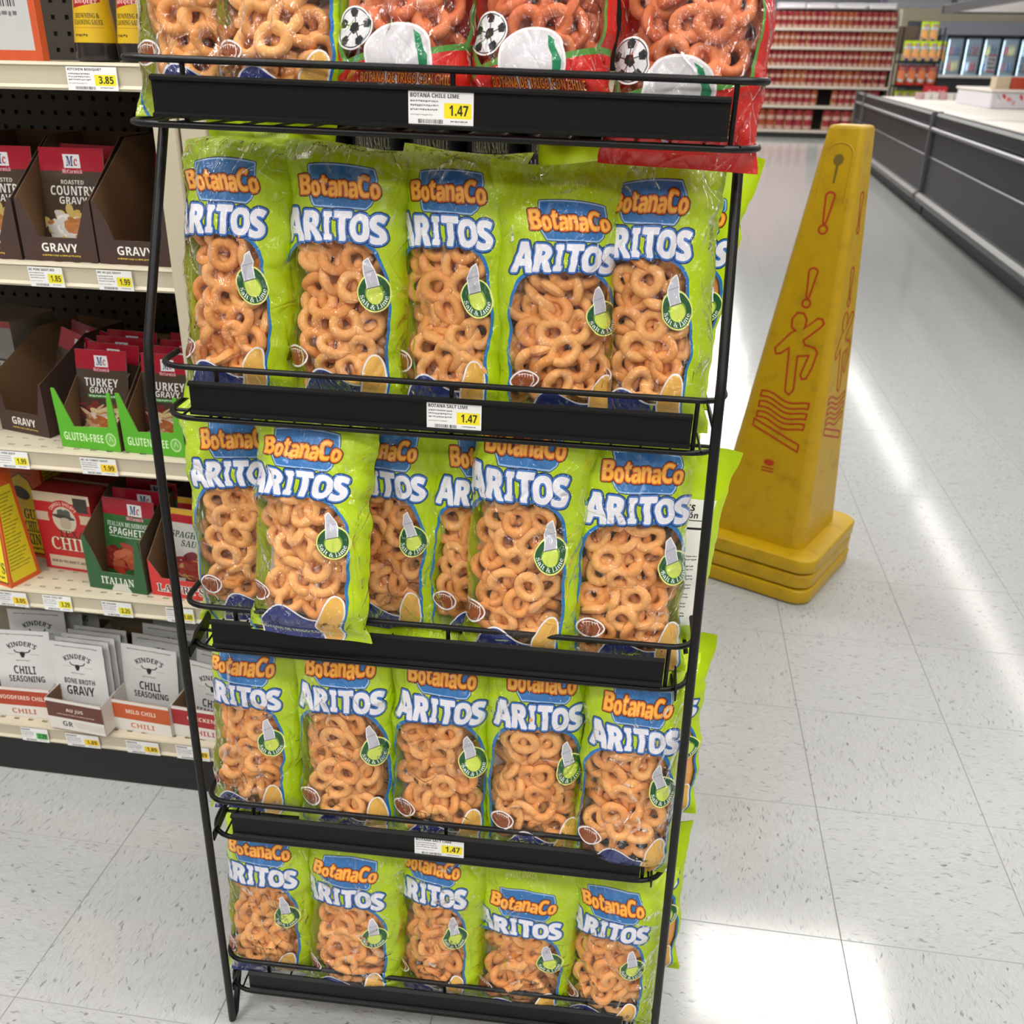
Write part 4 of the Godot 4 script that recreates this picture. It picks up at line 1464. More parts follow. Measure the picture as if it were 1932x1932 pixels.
	for j in 3:
		packet("spaghetti_packet", "spaghetti", ["front green and red spaghetti packet in the dark green tray", "second green and red spaghetti packet in the dark green tray", "rear green and red spaghetti packet in the dark green tray"][j], -0.870 + j * 0.006, DECKS[3] + 0.003 + j * 0.006, -1.378 - j * 0.03, 0.1, 0.148, -6, -7, [0, 1, -1][j], "spaghetti packets")
	tray("sauce_mix_tray", "lawry", "red tray with white edged black lettering at the right of the fourth shelf", -0.816, DECKS[3], -1.34, 0.112, 0.17, PackedVector2Array([Vector2(0, 0), Vector2(0.112, 0), Vector2(0.112, 0.062), Vector2(0.09, 0.034), Vector2(0.022, 0.034), Vector2(0.0, 0.068)]), 0.068, 0.15, c8(150, 116, 84), -4, c8(120, 92, 66))
	for j in 2:
		packet("sauce_mix_packet", "lawry", ["front grey spaghetti sauce packet in the red tray", "rear grey spaghetti sauce packet in the red tray"][j], -0.752 + j * 0.004, DECKS[3] + 0.003 + j * 0.004, -1.375 - j * 0.035, 0.096, 0.14, -6, -7, 0, "sauce mix packets")
	# --- lowest shelf: four two-tone trays of silver-grey packets
	var kinds := ["woodfired", "aujus", "mild", "chicken"]
	var names := ["rust and white tray lettered woodfired chili", "maroon and white tray lettered au jus with a torn white front", "orange and white tray lettered mild chili", "crimson and white tray beside the rack post"]
	var low := outline_notched(0.116, 0.066, 0.068, 0.0, 0.0)
	low = PackedVector2Array([Vector2(0, 0), Vector2(0.116, 0), Vector2(0.116, 0.066), Vector2(0, 0.066)])
	for k in 4:
		var x: float = [-1.172, -1.048, -0.931, -0.814][k]
		tray("seasoning_tray", kinds[k], names[k] + " on the lowest shelf", x, DECKS[4] - [0.004, 0.0, 0.004, 0.004][k] + 0.004, [-1.335, -1.314, -1.335, -1.335][k], 0.116, 0.24, low, 0.066, 0.072, c8(216, 212, 206), [2, -5, -4, -4][k], c8(176, 96, 60) if k == 0 else c8(190, 182, 172))
		var kind := "broth" if k == 1 else "chili"
		var count: int = [5, 5, 5, 3][k]
		for j in count:
			var pos: String = ["front", "second", "third", "fourth", "rearmost"][j]
			packet("seasoning_packet", kind, "%s silver grey %s packet in the %s tray" % [pos, "broth gravy" if k == 1 else "chili seasoning", ["rust", "maroon", "orange", "crimson"][k]], x + [0.062, 0.050, 0.058, 0.06][k] + j * [0.006, 0.004, 0.006, 0.006][k], DECKS[4] + [0.03, 0.018, 0.012, -0.012][k] + j * [0.018, 0.0, 0.004, 0.004][k] + 0.004, [-1.358, -1.352, -1.372, -1.37][k] - j * [0.045, 0.014, 0.03, 0.03][k], 0.112, 0.138, [3, -5, -4, -8][k], -6, [1, 2, -1, -3][k], "silver grey seasoning packets")
	packet("seasoning_packet", "broth", "silver grey broth gravy packet standing alone at the back of the lowest shelf", -1.046, DECKS[4] + 0.05, -1.64, 0.11, 0.138, -6, -4, 0, "silver grey seasoning packets")
	packet("seasoning_packet", "chili", "silver grey chili packet leaning at the back left of the lowest shelf", -1.16, DECKS[4] + 0.05, -1.66, 0.11, 0.138, 4, -4, 0, "silver grey seasoning packets")
	# --- dark cans of tomato sauce on the shelf behind the rack
	var cl := canvas(512, 160, c8(26, 26, 32))
	for k in 1:
		write(cl, "ITALIAN SAUCE", 194, 18, 120, 15, c8(150, 146, 110), true)
		write(cl, "Salsa de Tomate", 188, 38, 136, 17, c8(206, 204, 200), true)
		poly(cl, oval(Vector2(256, 96), 50, 32), c8(120, 24, 34))
	var cm := mat("tomato_label", Color.WHITE, 0.35, 0.0, finish(cl))
	for k in 6:
		var o := thing("sauce_can", "dark tomato sauce can behind the rack, %s from the left" % ["first", "second", "third", "fourth", "fifth", "last"][k], "can", at(-0.558 + 0.081 * k, DECKS[1], -1.39), "dark cans behind the rack")
		part("label", MB.new().lathe([Vector2(0.0365, 0.006), Vector2(0.0365, 0.208)], 24).mesh(), cm, o)
		part("metal_can", MB.new().lathe([Vector2(0.001, 0.0), Vector2(0.036, 0.0), Vector2(0.0372, 0.003), Vector2(0.036, 0.006), Vector2(0.036, 0.208), Vector2(0.0372, 0.211), Vector2(0.036, 0.213), Vector2(0.034, 0.211), Vector2(0.001, 0.21)], 24).mesh(), mat("can_metal", c8(190, 190, 188), 0.3, 0.9), o)


# ---------------------------------------------------------------- the floor cone (three nested, so three rims show)
func build_cone() -> void:
	var yel := mat("cone_yellow", c8(194, 156, 0), 0.42)
	var n := FastNoiseLite.new()
	n.seed = 4
	n.frequency = 0.02
	n.fractal_octaves = 4
	var nt := NoiseTexture2D.new()
	nt.width = 256
	nt.height = 256
	nt.seamless = true
	nt.noise = n
	var rp := Gradient.new()
	rp.offsets = PackedFloat32Array([0.0, 0.35, 1.0])
	rp.colors = PackedColorArray([Color(0.86, 0.83, 0.74), Color(0.97, 0.965, 0.95), Color(1, 1, 1)])
	nt.color_ramp = rp
	yel.albedo_texture = nt
	yel.uv1_triplanar = true
	yel.uv1_scale = Vector3(3, 3, 3)
	var yaw := -27.2
	var o := thing("safety_cone", "tall yellow wet floor safety cone with red outlined warning figures", "safety cone", at(0.358, 0, -2.447, yaw))
	var lean := Basis(Vector3.UP, deg_to_rad(-yaw)) * Vector3(0.048, 0, 0)
	var outline := func(s: float, r: float, y: float) -> Array:
		var pts := []
		for q in 4:
			var c := Vector3(s - r, y, s - r)
			for k in 6:
				var a := PI / 2 * k / 5.0
				pts.append(Basis(Vector3.UP, q * PI / 2) * (c + Vector3(cos(PI / 2 - a) * r, 0, sin(PI / 2 - a) * r)) + lean * y)
		return pts
	var skin := func(rings: Array, cap: bool) -> MB:
		var m := MB.new()
		var cnt: int = rings[0].size()
		m.grid(cnt, rings.size() - 1, func(u: float, v: float) -> Vector3: return rings[int(round(v * (rings.size() - 1)))][int(round(u * cnt)) % cnt])
		if cap:
			var top: Array = rings[-1]
			var mid := Vector3.ZERO
			for p in top:
				mid += p / top.size()
			for k in top.size():
				var i := m.vert(mid, Vector3.UP)
				m.vert(top[k], Vector3.UP)
				m.vert(top[(k + 1) % top.size()], Vector3.UP)
				m.idx(i, i + 1, i + 2)
		return m
	var rings := []
	for k in 13:
		var f := k / 12.0
		rings.append(outline.call(lerpf(0.129, 0.0425, f), lerpf(0.03, 0.012, f), lerpf(0.128, 1.122, f)))
	rings.append(outline.call(0.039, 0.012, 1.1285))
	rings.append(outline.call(0.034, 0.01, 1.130))
	part("body", skin.call(rings, true).mesh(), yel, o)
	# three nested rims, each a rounded square with soft edges
	for k in 3:
		var y0 := 0.002 + 0.0425 * k
		var s := 0.181 - 0.002 * (k % 2) - 0.001 * k
		var rs := []
		for q in [[-0.006, 0.0], [0.0, 0.004], [0.0, 0.034], [-0.005, 0.0395], [-0.04, 0.041]]:
			rs.append(outline.call(s + q[0], 0.045, y0 + q[1]))
		part("base_rim", skin.call(rs, k == 2).mesh(), yel, o)
	# raised key plate and hanging hole near the top of the front face
	var tilt := atan2(0.129 - 0.0425, 0.994)
	var face := func(x: float, y: float, out: float) -> Vector3:      # a point on the front face, x across, y up from the floor
		var f := (y - 0.128) / 0.994
		return Vector3(x, y, lerpf(0.129, 0.0425, f) + out) + lean * y
	var plate := []
	for k in 15:
		var a := PI * k / 14.0
		plate.append(face.call(cos(a) * 0.031, 1.068 + sin(a) * 0.026, 0.0004))
	plate = [face.call(0.033, 0.97, 0.0004)] + plate + [face.call(-0.033, 0.97, 0.0004)]
	part("key_plate_edge", MB.new().tube(plate, 0.0018, 6).mesh(), yel, o)
	var hole := mat("cone_hole", c8(112, 92, 20), 0.7)
	var kh := MB.new()
	var hp := PackedVector2Array()
	for k in 16:
		hp.append(Vector2(cos(TAU * k / 16) * 0.0115, 1.058 + sin(TAU * k / 16) * 0.0125))
	var put := func(m: MB, pts: PackedVector2Array, out: float) -> void:
		var tr := Geometry2D.triangulate_polygon(pts)
		var base := m.v.size()
		for p in pts:
			m.vert(face.call(p.x, p.y, out), Vector3(0, tilt, 1).normalized())
		for k in range(0, tr.size(), 3):
			if (pts[tr[k + 1]] - pts[tr[k]]).cross(pts[tr[k + 2]] - pts[tr[k]]) > 0:
				m.idx(base + tr[k], base + tr[k + 1], base + tr[k + 2])
			else:
				m.idx(base + tr[k], base + tr[k + 2], base + tr[k + 1])
	put.call(kh, hp, 0.0006)
	put.call(kh, PackedVector2Array([Vector2(-0.003, 1.047), Vector2(-0.0022, 1.008), Vector2(0.0022, 1.008), Vector2(0.003, 1.047)]), 0.0006)
	part("keyhole", kh.mesh(), hole, o)
	# red outlined signs: drawn as ribbons of paint on the face, and again on the right face
	var red := mat("sign_red", c8(176, 56, 12), 0.5)
	var lines := cone_lines()
	for side in 2:
		var turn := Basis(Vector3.UP, PI / 2 * side)
		for l in lines:
			var m := MB.new()
			var pts: Array = l[0]
			var cnt := pts.size()
			var inner := []
			var outer := []
			for k in cnt:      # a mitred ribbon round the outline
				var a: Vector2 = pts[(k - 1 + cnt) % cnt]
				var b: Vector2 = pts[k]
				var c: Vector2 = pts[(k + 1) % cnt]
				var n1 := (b - a).normalized().orthogonal()
				var n2 := (c - b).normalized().orthogonal()
				var mm := (n1 + n2).normalized()
				mm *= 0.0023 / maxf(0.5, mm.dot(n1))
				for e in [[inner, b - mm], [outer, b + mm]]:
					var q: Vector2 = e[1]
					var f: Vector3 = face.call(q.x, q.y, 0.0008) - lean * q.y
					e[0].append(turn * f + lean * q.y)
			for k in cnt:
				var j := (k + 1) % cnt
				var nn: Vector3 = (inner[j] - inner[k]).cross(outer[k] - inner[k])
				if nn.dot(turn * Vector3(0, 0, 1)) > 0:
					m.quad(inner[k], inner[j], outer[j], outer[k])
				else:
					m.quad(inner[k], outer[k], outer[j], inner[j])
			part("painted_mark", m.mesh(), red, o)
	var mark := MB.new()
	put.call(mark, oval(Vector2(-0.004, 0.335), 0.014, 0.0085, 0, 2, 20), 0.0008)
	part("maker_mark", mark.mesh(), red, o)
	for y in [0.3205, 0.3125]:
		var bar := MB.new()
		put.call(bar, PackedVector2Array([Vector2(-0.02, y + 0.002), Vector2(-0.02, y - 0.002), Vector2(0.012, y - 0.002), Vector2(0.012, y + 0.002)]), 0.0008)
		part("maker_line", bar.mesh(), red, o)


func cone_lines() -> Array:
	var out := []
	for y in [0.918, 0.748]:      # two exclamation marks, each a drop over a ring
		var p := []
		for k in 9:
			var a := PI * k / 8.0
			p.append(Vector2(cos(a) * 0.0105, y + 0.062 + sin(a) * 0.0085))
		for k in 5:
			var a := PI + PI * k / 4.0
			p.append(Vector2(cos(a) * 0.0036, y + 0.004 + sin(a) * 0.003))
		out.append([p, true])
		var c := []
		for k in 14:
			c.append(Vector2(cos(TAU * k / 14) * 0.0098, y - 0.012 + sin(TAU * k / 14) * 0.0098))
		out.append([c, true])
	# the slipping figure (one outline), in units of its own, then placed
	var fig := [[-5, 62], [-13, 66], [-15, 78], [-8, 88], [3, 88], [10, 80], [10, 70], [8, 66], [28, 84], [36, 84], [40, 78], [36, 72], [12, 50], [16, 44], [34, 42], [40, 36], [37, 14], [31, -4], [24, -6], [20, 0], [27, 30], [8, 26], [14, -24], [8, -32], [0, -28], [-8, 28], [-10, 36], [-22, 26], [-30, 24], [-34, 32], [-12, 58]]
	var f := []
	for q in fig:
		f.append(Vector2(q[0] * 0.00142 - 0.004, 0.567 + q[1] * 0.00165))
	out.append([f, true])
	for k in 4:                    # waves of water over a plank
		var p := []
		var y := 0.508 - k * 0.0265
		if k < 3:
			for j in 13:
				var u := j / 12.0
				p.append(Vector2(lerpf(-0.062, 0.062, u), y + sin(u * TAU * 1.15 + 0.5) * 0.0065 - u * 0.012))
			for j in 13:
				var u := 1.0 - j / 12.0
				p.append(Vector2(lerpf(-0.062, 0.062, u), y - 0.014 + sin(u * TAU * 1.15 + 0.5) * 0.0065 - u * 0.012))
		else:
			p = [Vector2(-0.066, 0.438), Vector2(0.060, 0.396), Vector2(0.060, 0.378), Vector2(-0.066, 0.421)]
		out.append([p, true])
	return out


# ---------------------------------------------------------------- freezer islands on the right
func build_freezers() -> void:
	var body := mat("freezer_dark", c8(18, 17, 19), 0.42, 0.0, null, 0.4)
	var panel := mat("freezer_panel", c8(34, 33, 36), 0.38, 0.0, null, 0.4)
	var kick := mat("freezer_kick", c8(46, 46, 46), 0.5)
	var steel := mat("bumper_steel", c8(130, 129, 134), 0.3, 0.6)
	var lip := mat("bumper_grey", c8(84, 83, 85), 0.4)
	var liner := mat("freezer_liner", c8(232, 226, 220), 0.5)
	# own axes: x to the right across the case, z back along the aisle
	var fr := Transform3D(Basis(Vector3.UP, deg_to_rad(-3.1)), Vector3(2.105, 0, -5.9))
	for k in 3:
		var z1 := [1.5, -3.72, -8.75][k] as float
		var z0 := [-3.68, -8.70, -9.6][k] as float
		var o := thing("freezer_case", ["dark grey open freezer case nearest the camera at the right edge", "dark grey open freezer case behind the first one", "short end section of the dark grey freezer row"][k], "freezer", fr)
		var e := 0.02
		part("kick_board", MB.new().box(Vector3(0.03, 0, z0 + e), Vector3(1.9, 0.12, z1 - e)).mesh(), kick, o)
		part("lower_panel", MB.new().box(Vector3(0.0, 0.2, z0 + e), Vector3(0.05, 0.5, z1 - e), 0.004).mesh(), panel, o)
		part("upper_panel", MB.new().box(Vector3(0.0, 0.507, z0 + e), Vector3(0.05, 0.71, z1 - e), 0.004).mesh(), body, o)
		part("seam_trim", MB.new().box(Vector3(-0.004, 0.497, z0 + e), Vector3(0.03, 0.507, z1 - e), 0.002).mesh(), steel, o)
		part("bumper", MB.new().box(Vector3(-0.03, 0.715, z0 + e), Vector3(0.02, 0.745, z1 - e), 0.008).mesh(), steel, o)
		part("top_frame", MB.new().box(Vector3(-0.01, 0.745, z0 + e), Vector3(0.09, 0.86, z1 - e), 0.02).mesh(), body, o)
		part("toe_bumper", MB.new().box(Vector3(-0.06, 0.12, z0 + e), Vector3(0.03, 0.2, z1 - e), 0.025).mesh(), lip, o)
		part("end_trim", MB.new().box(Vector3(-0.035, 0.1, z0 - 0.02), Vector3(0.06, 0.872, z0 + 0.02), 0.008).mesh(), lip, o)
		part("liner", MB.new().box(Vector3(0.09, 0.3, z0 + e), Vector3(1.85, 0.34, z1 - e)).mesh(), liner, o)
		part("inner_wall", MB.new().box(Vector3(0.085, 0.3, z0 + e), Vector3(0.1, 0.85, z1 - e)).mesh(), liner, o)
		part("far_wall", MB.new().box(Vector3(1.8, 0.12, z0 + e), Vector3(1.9, 0.86, z1 - e)).mesh(), liner, o)
		part("lid", MB.new().box(Vector3(0.1, 0.80, z0 + 0.05), Vector3(1.8, 0.812, z1 - 0.05), 0.003).mesh(), liner, o)
	# goods standing on the white lids toward the far end: a row of pale cartons, a green one
	for k in 13:
		var b := MB.new().box(Vector3(0, 0, -0.12), Vector3(0.085, 0.085, 0), 0.002)
		var c := c8(206, 200, 194) if k % 3 else c8(188, 150, 150)
		single("frozen_carton", b.mesh(), mat("pale_carton_%d" % (k % 3), c, 0.5), "pale frozen food carton in the row across the far freezer end", "box", fr * at(0.62 + k * 0.095, 0.812, -8.6), "pale cartons across the far freezer end")
	for k in 2:
		var b := MB.new().box(Vector3(0, 0, -0.12), Vector3(0.17, 0.085, 0), 0.002)
		single("green_carton", b.mesh(), mat("green_carton", c8(24, 116, 60), 0.5), ["green frozen carton in the far freezer row", "second green frozen carton at the far freezer row's right end"][k], "box", fr * at(1.86 - 0.2 * (1 - k) * 1.3, 0.812, -8.6))
	# white display freezer with printed sides, price rail and product rail behind
	var g := thing("display_freezer", "white display stand with red printed pictures on the far freezer", "freezer", at(3.42, 0, -12.0))
	part("cabinet", MB.new().box(Vector3(0, 0.813, -1.4), Vector3(0.74, 0.98, 0), 0.01).mesh(), mat("freezer_white", c8(216, 214, 220), 0.4), g)
	part("rim", MB.new().box(Vector3(-0.02, 0.98, -1.42), Vector3(0.76, 1.005, 0.02), 0.006).mesh(), mat("rim_cream", c8(238, 230, 220), 0.4), g)
	var pr := canvas(400, 60, c8(222, 220, 226))
	var r := RandomNumberGenerator.new()
	r.seed = 3
	for k in 26:
		var c: Color = [c8(206, 60, 70), c8(226, 120, 120), c8(240, 236, 236), c8(190, 190, 206)][k % 4]
		poly(pr, oval(Vector2(r.randf() * 400, 30 + r.randfn(0, 14)), r.randf_range(6, 22), r.randf_range(4, 12), r.randf(), 2, 16), c)
	var pq := MB.new()
	pq.quad(Vector3(0.06, 0.82, 0.003), Vector3(0.72, 0.82, 0.003), Vector3(0.72, 0.96, 0.003), Vector3(0.06, 0.96, 0.003))
	part("printed_panel", pq.mesh(), mat("freezer_print", Color.WHITE, 0.5, 0.0, finish(pr)), g)
	for k in 4:
		var b := MB.new().box(Vector3(0, 0, -0.2), Vector3(0.15, 0.12, 0), 0.004)
		single("ice_cream_carton", b.mesh(), mat("ice_carton_%d" % (k % 3), [c8(206, 190, 160), c8(196, 74, 52), c8(190, 176, 156)][k % 3], 0.5), "cream or red ice cream carton lined up on the white display freezer", "box", at(3.48 + k * 0.16, 1.005, -12.15), "cartons lined up on the display freezer")
	var s := canvas(160, 90, c8(190, 24, 40))
	write(s, "Coca-Cola", 12, 22, 136, 46, c8(240, 236, 236), true, [], 0, 0.3)
	var sq := MB.new().box(Vector3(0, 0, -0.3), Vector3(0.26, 0.16, 0), 0.004)
	sq.quad(Vector3(0.004, 0.004, 0.001), Vector3(0.256, 0.004, 0.001), Vector3(0.256, 0.156, 0.001), Vector3(0.004, 0.156, 0.001))
	var crate := thing("soda_carton", "red soda carton with white script standing by the far freezer end", "box", at(3.55, 0, -15.56))
	part("pallet", MB.new().box(Vector3(-0.1, 0, -0.25), Vector3(0.5, 0.79, 0.0), 0.01).mesh(), mat("pallet_grey", c8(60, 58, 62), 0.6), crate)
	part("carton", MB.new().box(Vector3(0, 0.79, -0.2), Vector3(0.28, 0.95, -0.002), 0.004).mesh(), mat("soda_red", c8(190, 24, 40), 0.5), crate)
	var cq := MB.new()
	cq.quad(Vector3(0.0, 0.79, 0.0), Vector3(0.28, 0.79, 0.0), Vector3(0.28, 0.95, 0.0), Vector3(0.0, 0.95, 0.0))
	part("carton_print", cq.mesh(), mat("soda_print", Color.WHITE, 0.5, 0.0, finish(s)), crate)


# ---------------------------------------------------------------- far shelf of red and white cans
func can_label(k: int) -> ImageTexture:
	var im := canvas(128, 64, c8(184, 146, 134))
	var top: Color = [c8(136, 22, 36), c8(150, 64, 34), c8(142, 34, 44), c8(124, 18, 32)][k % 4]
	rect(im, 0, 0, 128, 33, top)
	for j in 2:
		scribble(im, 12 + 64 * j, 11, 40, 8, c8(198, 160, 156), k + j)
		poly(im, oval(Vector2(32 + 64 * j, 33), 8, 8), c8(206, 176, 110))
		scribble(im, 16 + 64 * j, 47, 34, 6, top, k + 5)
		if k % 3 == 1:
			rect(im, 14 + 64 * j, 54, 38, 8, c8(196, 150, 70))
		if k % 3 == 2:
			rect(im, 10 + 64 * j, 54, 46, 8, c8(70, 76, 78))
	return finish(im)


func build_can_shelf() -> void:
	var cream := mat("far_cream", c8(196, 186, 172), 0.5)
	var dark := mat("far_dark", c8(40, 30, 30), 0.7)
	var z := -18.95
	var x0 := 0.55
	var x1 := 3.70
	var levels := [1.75, 1.46, 1.16, 0.85, 0.53, 0.13]
	var o := thing("can_shelf", "tall cream shelf unit of red cans at the far end of the aisle", "store shelf", at(0, 0, z))
	part("kick_plate", MB.new().box(Vector3(x0, 0, -0.5), Vector3(x1, 0.1, -0.02)).mesh(), mat("kick_black", c8(24, 24, 25), 0.5), o)
	part("back_panel", MB.new().box(Vector3(x0, 0.1, -0.52), Vector3(x1, 2.05, -0.48)).mesh(), dark, o)
	for x in [x0 - 0.04, x1]:
		part("side_panel", MB.new().box(Vector3(x, 0, -0.52), Vector3(x + 0.04, 2.05, -0.05)).mesh(), cream, o)
	for y in levels:
		var sh := part("shelf", MB.new().box(Vector3(x0, y - 0.03, -0.48), Vector3(x1, y, -0.01)).mesh(), cream, o)
		part("price_rail", MB.new().box(Vector3(x0, y - 0.042, -0.012), Vector3(x1, y + 0.002, 0.0), 0.003).mesh(), cream, sh)
	var mats := []
	for k in 6:
		mats.append(mat("far_can_%d" % k, Color.WHITE, 0.4, 0.0, can_label(k)))
	var protos := {}
	var r := RandomNumberGenerator.new()
	r.seed = 21
	for s in 6:
		var big := s == 5
		var rad: float = [0.047, 0.043, 0.043, 0.052, 0.055, 0.078][s]
		var hh: float = [0.125, 0.118, 0.122, 0.125, 0.128, 0.165][s]
		var mesh := MB.new().lathe([Vector2(0.002, 0), Vector2(rad * 0.97, 0), Vector2(rad, 0.004), Vector2(rad, hh - 0.006), Vector2(rad * 0.94, hh - 0.001), Vector2(0.002, hh - 0.002)], 14).mesh()
		var nx := int((x1 - x0 - 0.02) / (rad * 2 + 0.006))
		var kind := 0
		for i in nx:
			if i % 4 == 0:
				kind = r.randi() % 6
			var x := x0 + 0.02 + rad + i * (rad * 2 + 0.006)
			if x < 1.25:
				continue
			if (s == 4 and i in [17, 18]) or (s == 5 and i == 12):
				continue
			for j in 2:
				single("soup_can", mesh, mats[kind], "red and white can on the far shelf, %s board, %s layer" % [["first", "second", "third", "fourth", "fifth", "lowest"][s], "upper" if j else "lower"], "can", at(x, levels[s] + 0.001 + j * (hh + 0.001), z - 0.03 - rad - r.randf() * 0.01, r.randf_range(-20, 20)), "cans on the far shelf, board %d" % (s + 1))


# ---------------------------------------------------------------- dairy wall, cold drinks, the second snack rack
func build_back() -> void:
	# fascia with lettering and the glazed cold-drink doors
	var cream := mat("fascia_cream", c8(206, 194, 168), 0.6)
	var header := mat("header_lavender", c8(176, 176, 192), 0.5)
	var fas := part("wall_dairy", MB.new().box(Vector3(4.55, 2.04, -24.6), Vector3(9.0, 2.28, -24.0)).mesh(), cream, self)
	fas.set_meta("kind", "structure")
	var upper := struct("wall_upper", MB.new().box(Vector3(4.4, 2.28, -24.6), Vector3(9.0, CEILING, -24.02)).mesh(), mat("wall_lavender", c8(196, 196, 206), 0.7))
	struct("wall_header", MB.new().box(Vector3(5.35, 1.79, -24.6), Vector3(9.0, 2.04, -23.95)).mesh(), header)
	struct("wall_pier", MB.new().box(Vector3(4.4, 0, -24.6), Vector3(4.85, 2.28, -24.01)).mesh(), cream)
	var word := "DAIRY"
	for k in 5:
		var tm := TextMesh.new()
		var f := SystemFont.new()
		f.font_names = PackedStringArray(["Droid Serif"])
		f.font_weight = 700
		tm.font = f
		tm.text = word[k]
		tm.font_size = 32
		tm.pixel_size = 0.0062
		tm.depth = 0.03
		single("sign_letter", tm, mat("letter_dark", c8(52, 44, 56), 0.5), "dark letter %s of the DAIRY sign on the far wall" % word[k], "sign letter", at(5.72 + k * 0.21, 2.36, -24.0), "letters of the DAIRY sign")
	var frame := mat("door_frame_dark", c8(40, 52, 54), 0.4)
	var inside := mat("cooler_liner", c8(214, 228, 236), 0.5)
	var glow := mat("cooler_led", Color.WHITE, 0.5)
	glow.emission_enabled = true
	glow.emission = Color(0.82, 0.93, 1.0)
	glow.emission_energy_multiplier = 2.5
	var glass := mat("cooler_glass", Color(0.9, 0.95, 0.96, 0.06), 0.03)
	glass.transparency = BaseMaterial3D.TRANSPARENCY_ALPHA
	var w := 0.37
	for k in 5:
		var x := 5.72 + k * w
		var o := thing("drinks_cooler", "lit glass door drinks cooler on the far wall, %s from the left" % ["first", "second", "third", "fourth", "fifth"][k], "cooler", at(x, 0, -24.0))
		part("back_wall", MB.new().box(Vector3(0, 0.15, -0.55), Vector3(w, 1.79, -0.5)).mesh(), inside, o)
		part("base", MB.new().box(Vector3(0, 0, -0.55), Vector3(w, 0.15, 0.0)).mesh(), frame, o)
		for q in [[0.0, 0.035], [w - 0.035, w]]:
			part("door_post", MB.new().box(Vector3(q[0], 0.15, -0.03), Vector3(q[1], 1.79, 0.02), 0.004).mesh(), frame, o)
		part("door_head", MB.new().box(Vector3(0.0, 1.72, -0.03), Vector3(w, 1.79, 0.02), 0.004).mesh(), frame, o)
		part("door_glass", MB.new().box(Vector3(0.035, 0.15, -0.008), Vector3(w - 0.035, 1.72, -0.002)).mesh(), glass, o)
		part("light_tube", MB.new().box(Vector3(0.04, 0.2, -0.06), Vector3(0.065, 1.7, -0.035)).mesh(), glow, o)
		var l := AreaLight3D.new()
		l.name = "tube_light"
		l.area_size = Vector2(0.025, 1.5)
		l.light_energy = 0.7
		l.light_color = Color(0.82, 0.93, 1.0)
		l.shadow_enabled = true
		l.area_range = 30.0
		o.add_child(l, true)
		l.position = Vector3(0.068, 0.95, -0.06)
		l.rotation = Vector3(0, -2.4, 0)
		for s in 3:
			var y := 0.78 + s * 0.31
			part("wire_shelf", MB.new().box(Vector3(0.03, y - 0.012, -0.45), Vector3(w - 0.03, y, -0.08)).mesh(), frame, o)
			for b in 4:
				var c: Color = [c8(120, 40, 50), c8(60, 80, 120), c8(190, 200, 214), c8(150, 44, 54), c8(200, 180, 110), c8(50, 54, 70)][(k * 5 + s * 3 + (b / 2)) % 6]
				single("drink_bottle", bottle_mesh(), mat("drink_%d" % ((k * 5 + s * 3 + (b / 2)) % 6), c, 0.3), "drink bottle in the %s far cooler, %s shelf" % [["first", "second", "third", "fourth", "fifth"][k], ["lower", "middle", "upper"][s]], "bottle", at(x + 0.1 + b * 0.066, y, -24.14), "drink bottles in the far coolers")
	var sg := MB.new().box(Vector3(0, 0, 0), Vector3(0.17, 0.34, 0.004))
	var notice := canvas(60, 120, c8(232, 228, 228))
	rect(notice, 0, 0, 60, 10, c8(200, 40, 50))
	rect(notice, 0, 110, 60, 10, c8(200, 40, 50))
	for k in 3:
		scribble(notice, 10, 24 + k * 28, 40, 16, c8(90, 94, 104), k + 3)
	var nq := MB.new()
	nq.quad(Vector3(0, 0, 0.005), Vector3(0.17, 0, 0.005), Vector3(0.17, 0.34, 0.005), Vector3(0, 0.34, 0.005))
	var nb := thing("door_notice", "white notice with red ends on the third cooler door", "notice", at(5.72 + w * 2 + 0.13, 1.08, -23.975))
	part("board", sg.mesh(), mat("notice_white", c8(230, 228, 228), 0.5), nb)
	part("notice_print", nq.mesh(), mat("notice_print", Color.WHITE, 0.5, 0.0, finish(notice)), nb)
	# counter in front of the coolers
	var ct := thing("dairy_counter", "pale counter with a dark front before the far coolers", "counter", at(4.6, 0, -22.2))
	part("counter_top", MB.new().box(Vector3(0, 0.98, -0.9), Vector3(4.2, 1.03, 0.05), 0.01).mesh(), mat("counter_pale", c8(232, 226, 220), 0.4), ct)
	part("counter_front", MB.new().box(Vector3(0.05, 0, -0.85), Vector3(4.2, 0.98, 0), 0.01).mesh(), mat("counter_dark", c8(44, 42, 46), 0.5), ct)
	# lavender column and small ceiling strips beyond the can shelf
	single("column", MB.new().box(Vector3(-0.05, 0, -0.05), Vector3(0.05, CEILING, 0.05), 0.005).mesh(), mat("column_lavender", c8(120, 104, 136), 0.5), "slim lavender column behind the can shelf", "column", at(3.62, 0, -20.2))
	for k in 4:
		var p := thing("white_crate", "white foam crate on top of the far can shelf, %s from the left" % ["first", "second", "third", "last"][k], "crate", at(1.72 + k * 0.5, 2.05, -19.4))
		part("crate_body", MB.new().box(Vector3(0, 0, -0.2), Vector3(0.44, 0.07, 0.2), 0.015).mesh(), mat("foam_white", c8(236, 236, 240), 0.5), p)
		part("crate_lid", MB.new().box(Vector3(-0.008, 0.071, -0.208), Vector3(0.448, 0.09, 0.208), 0.008).mesh(), mat("foam_white", c8(236, 236, 240), 0.5), p)
	# canopy over the freezers
	var can := thing("freezer_canopy", "dark framed white canopy hanging over the freezers at the upper right", "canopy", at(2.98, 1.76, -13.0))
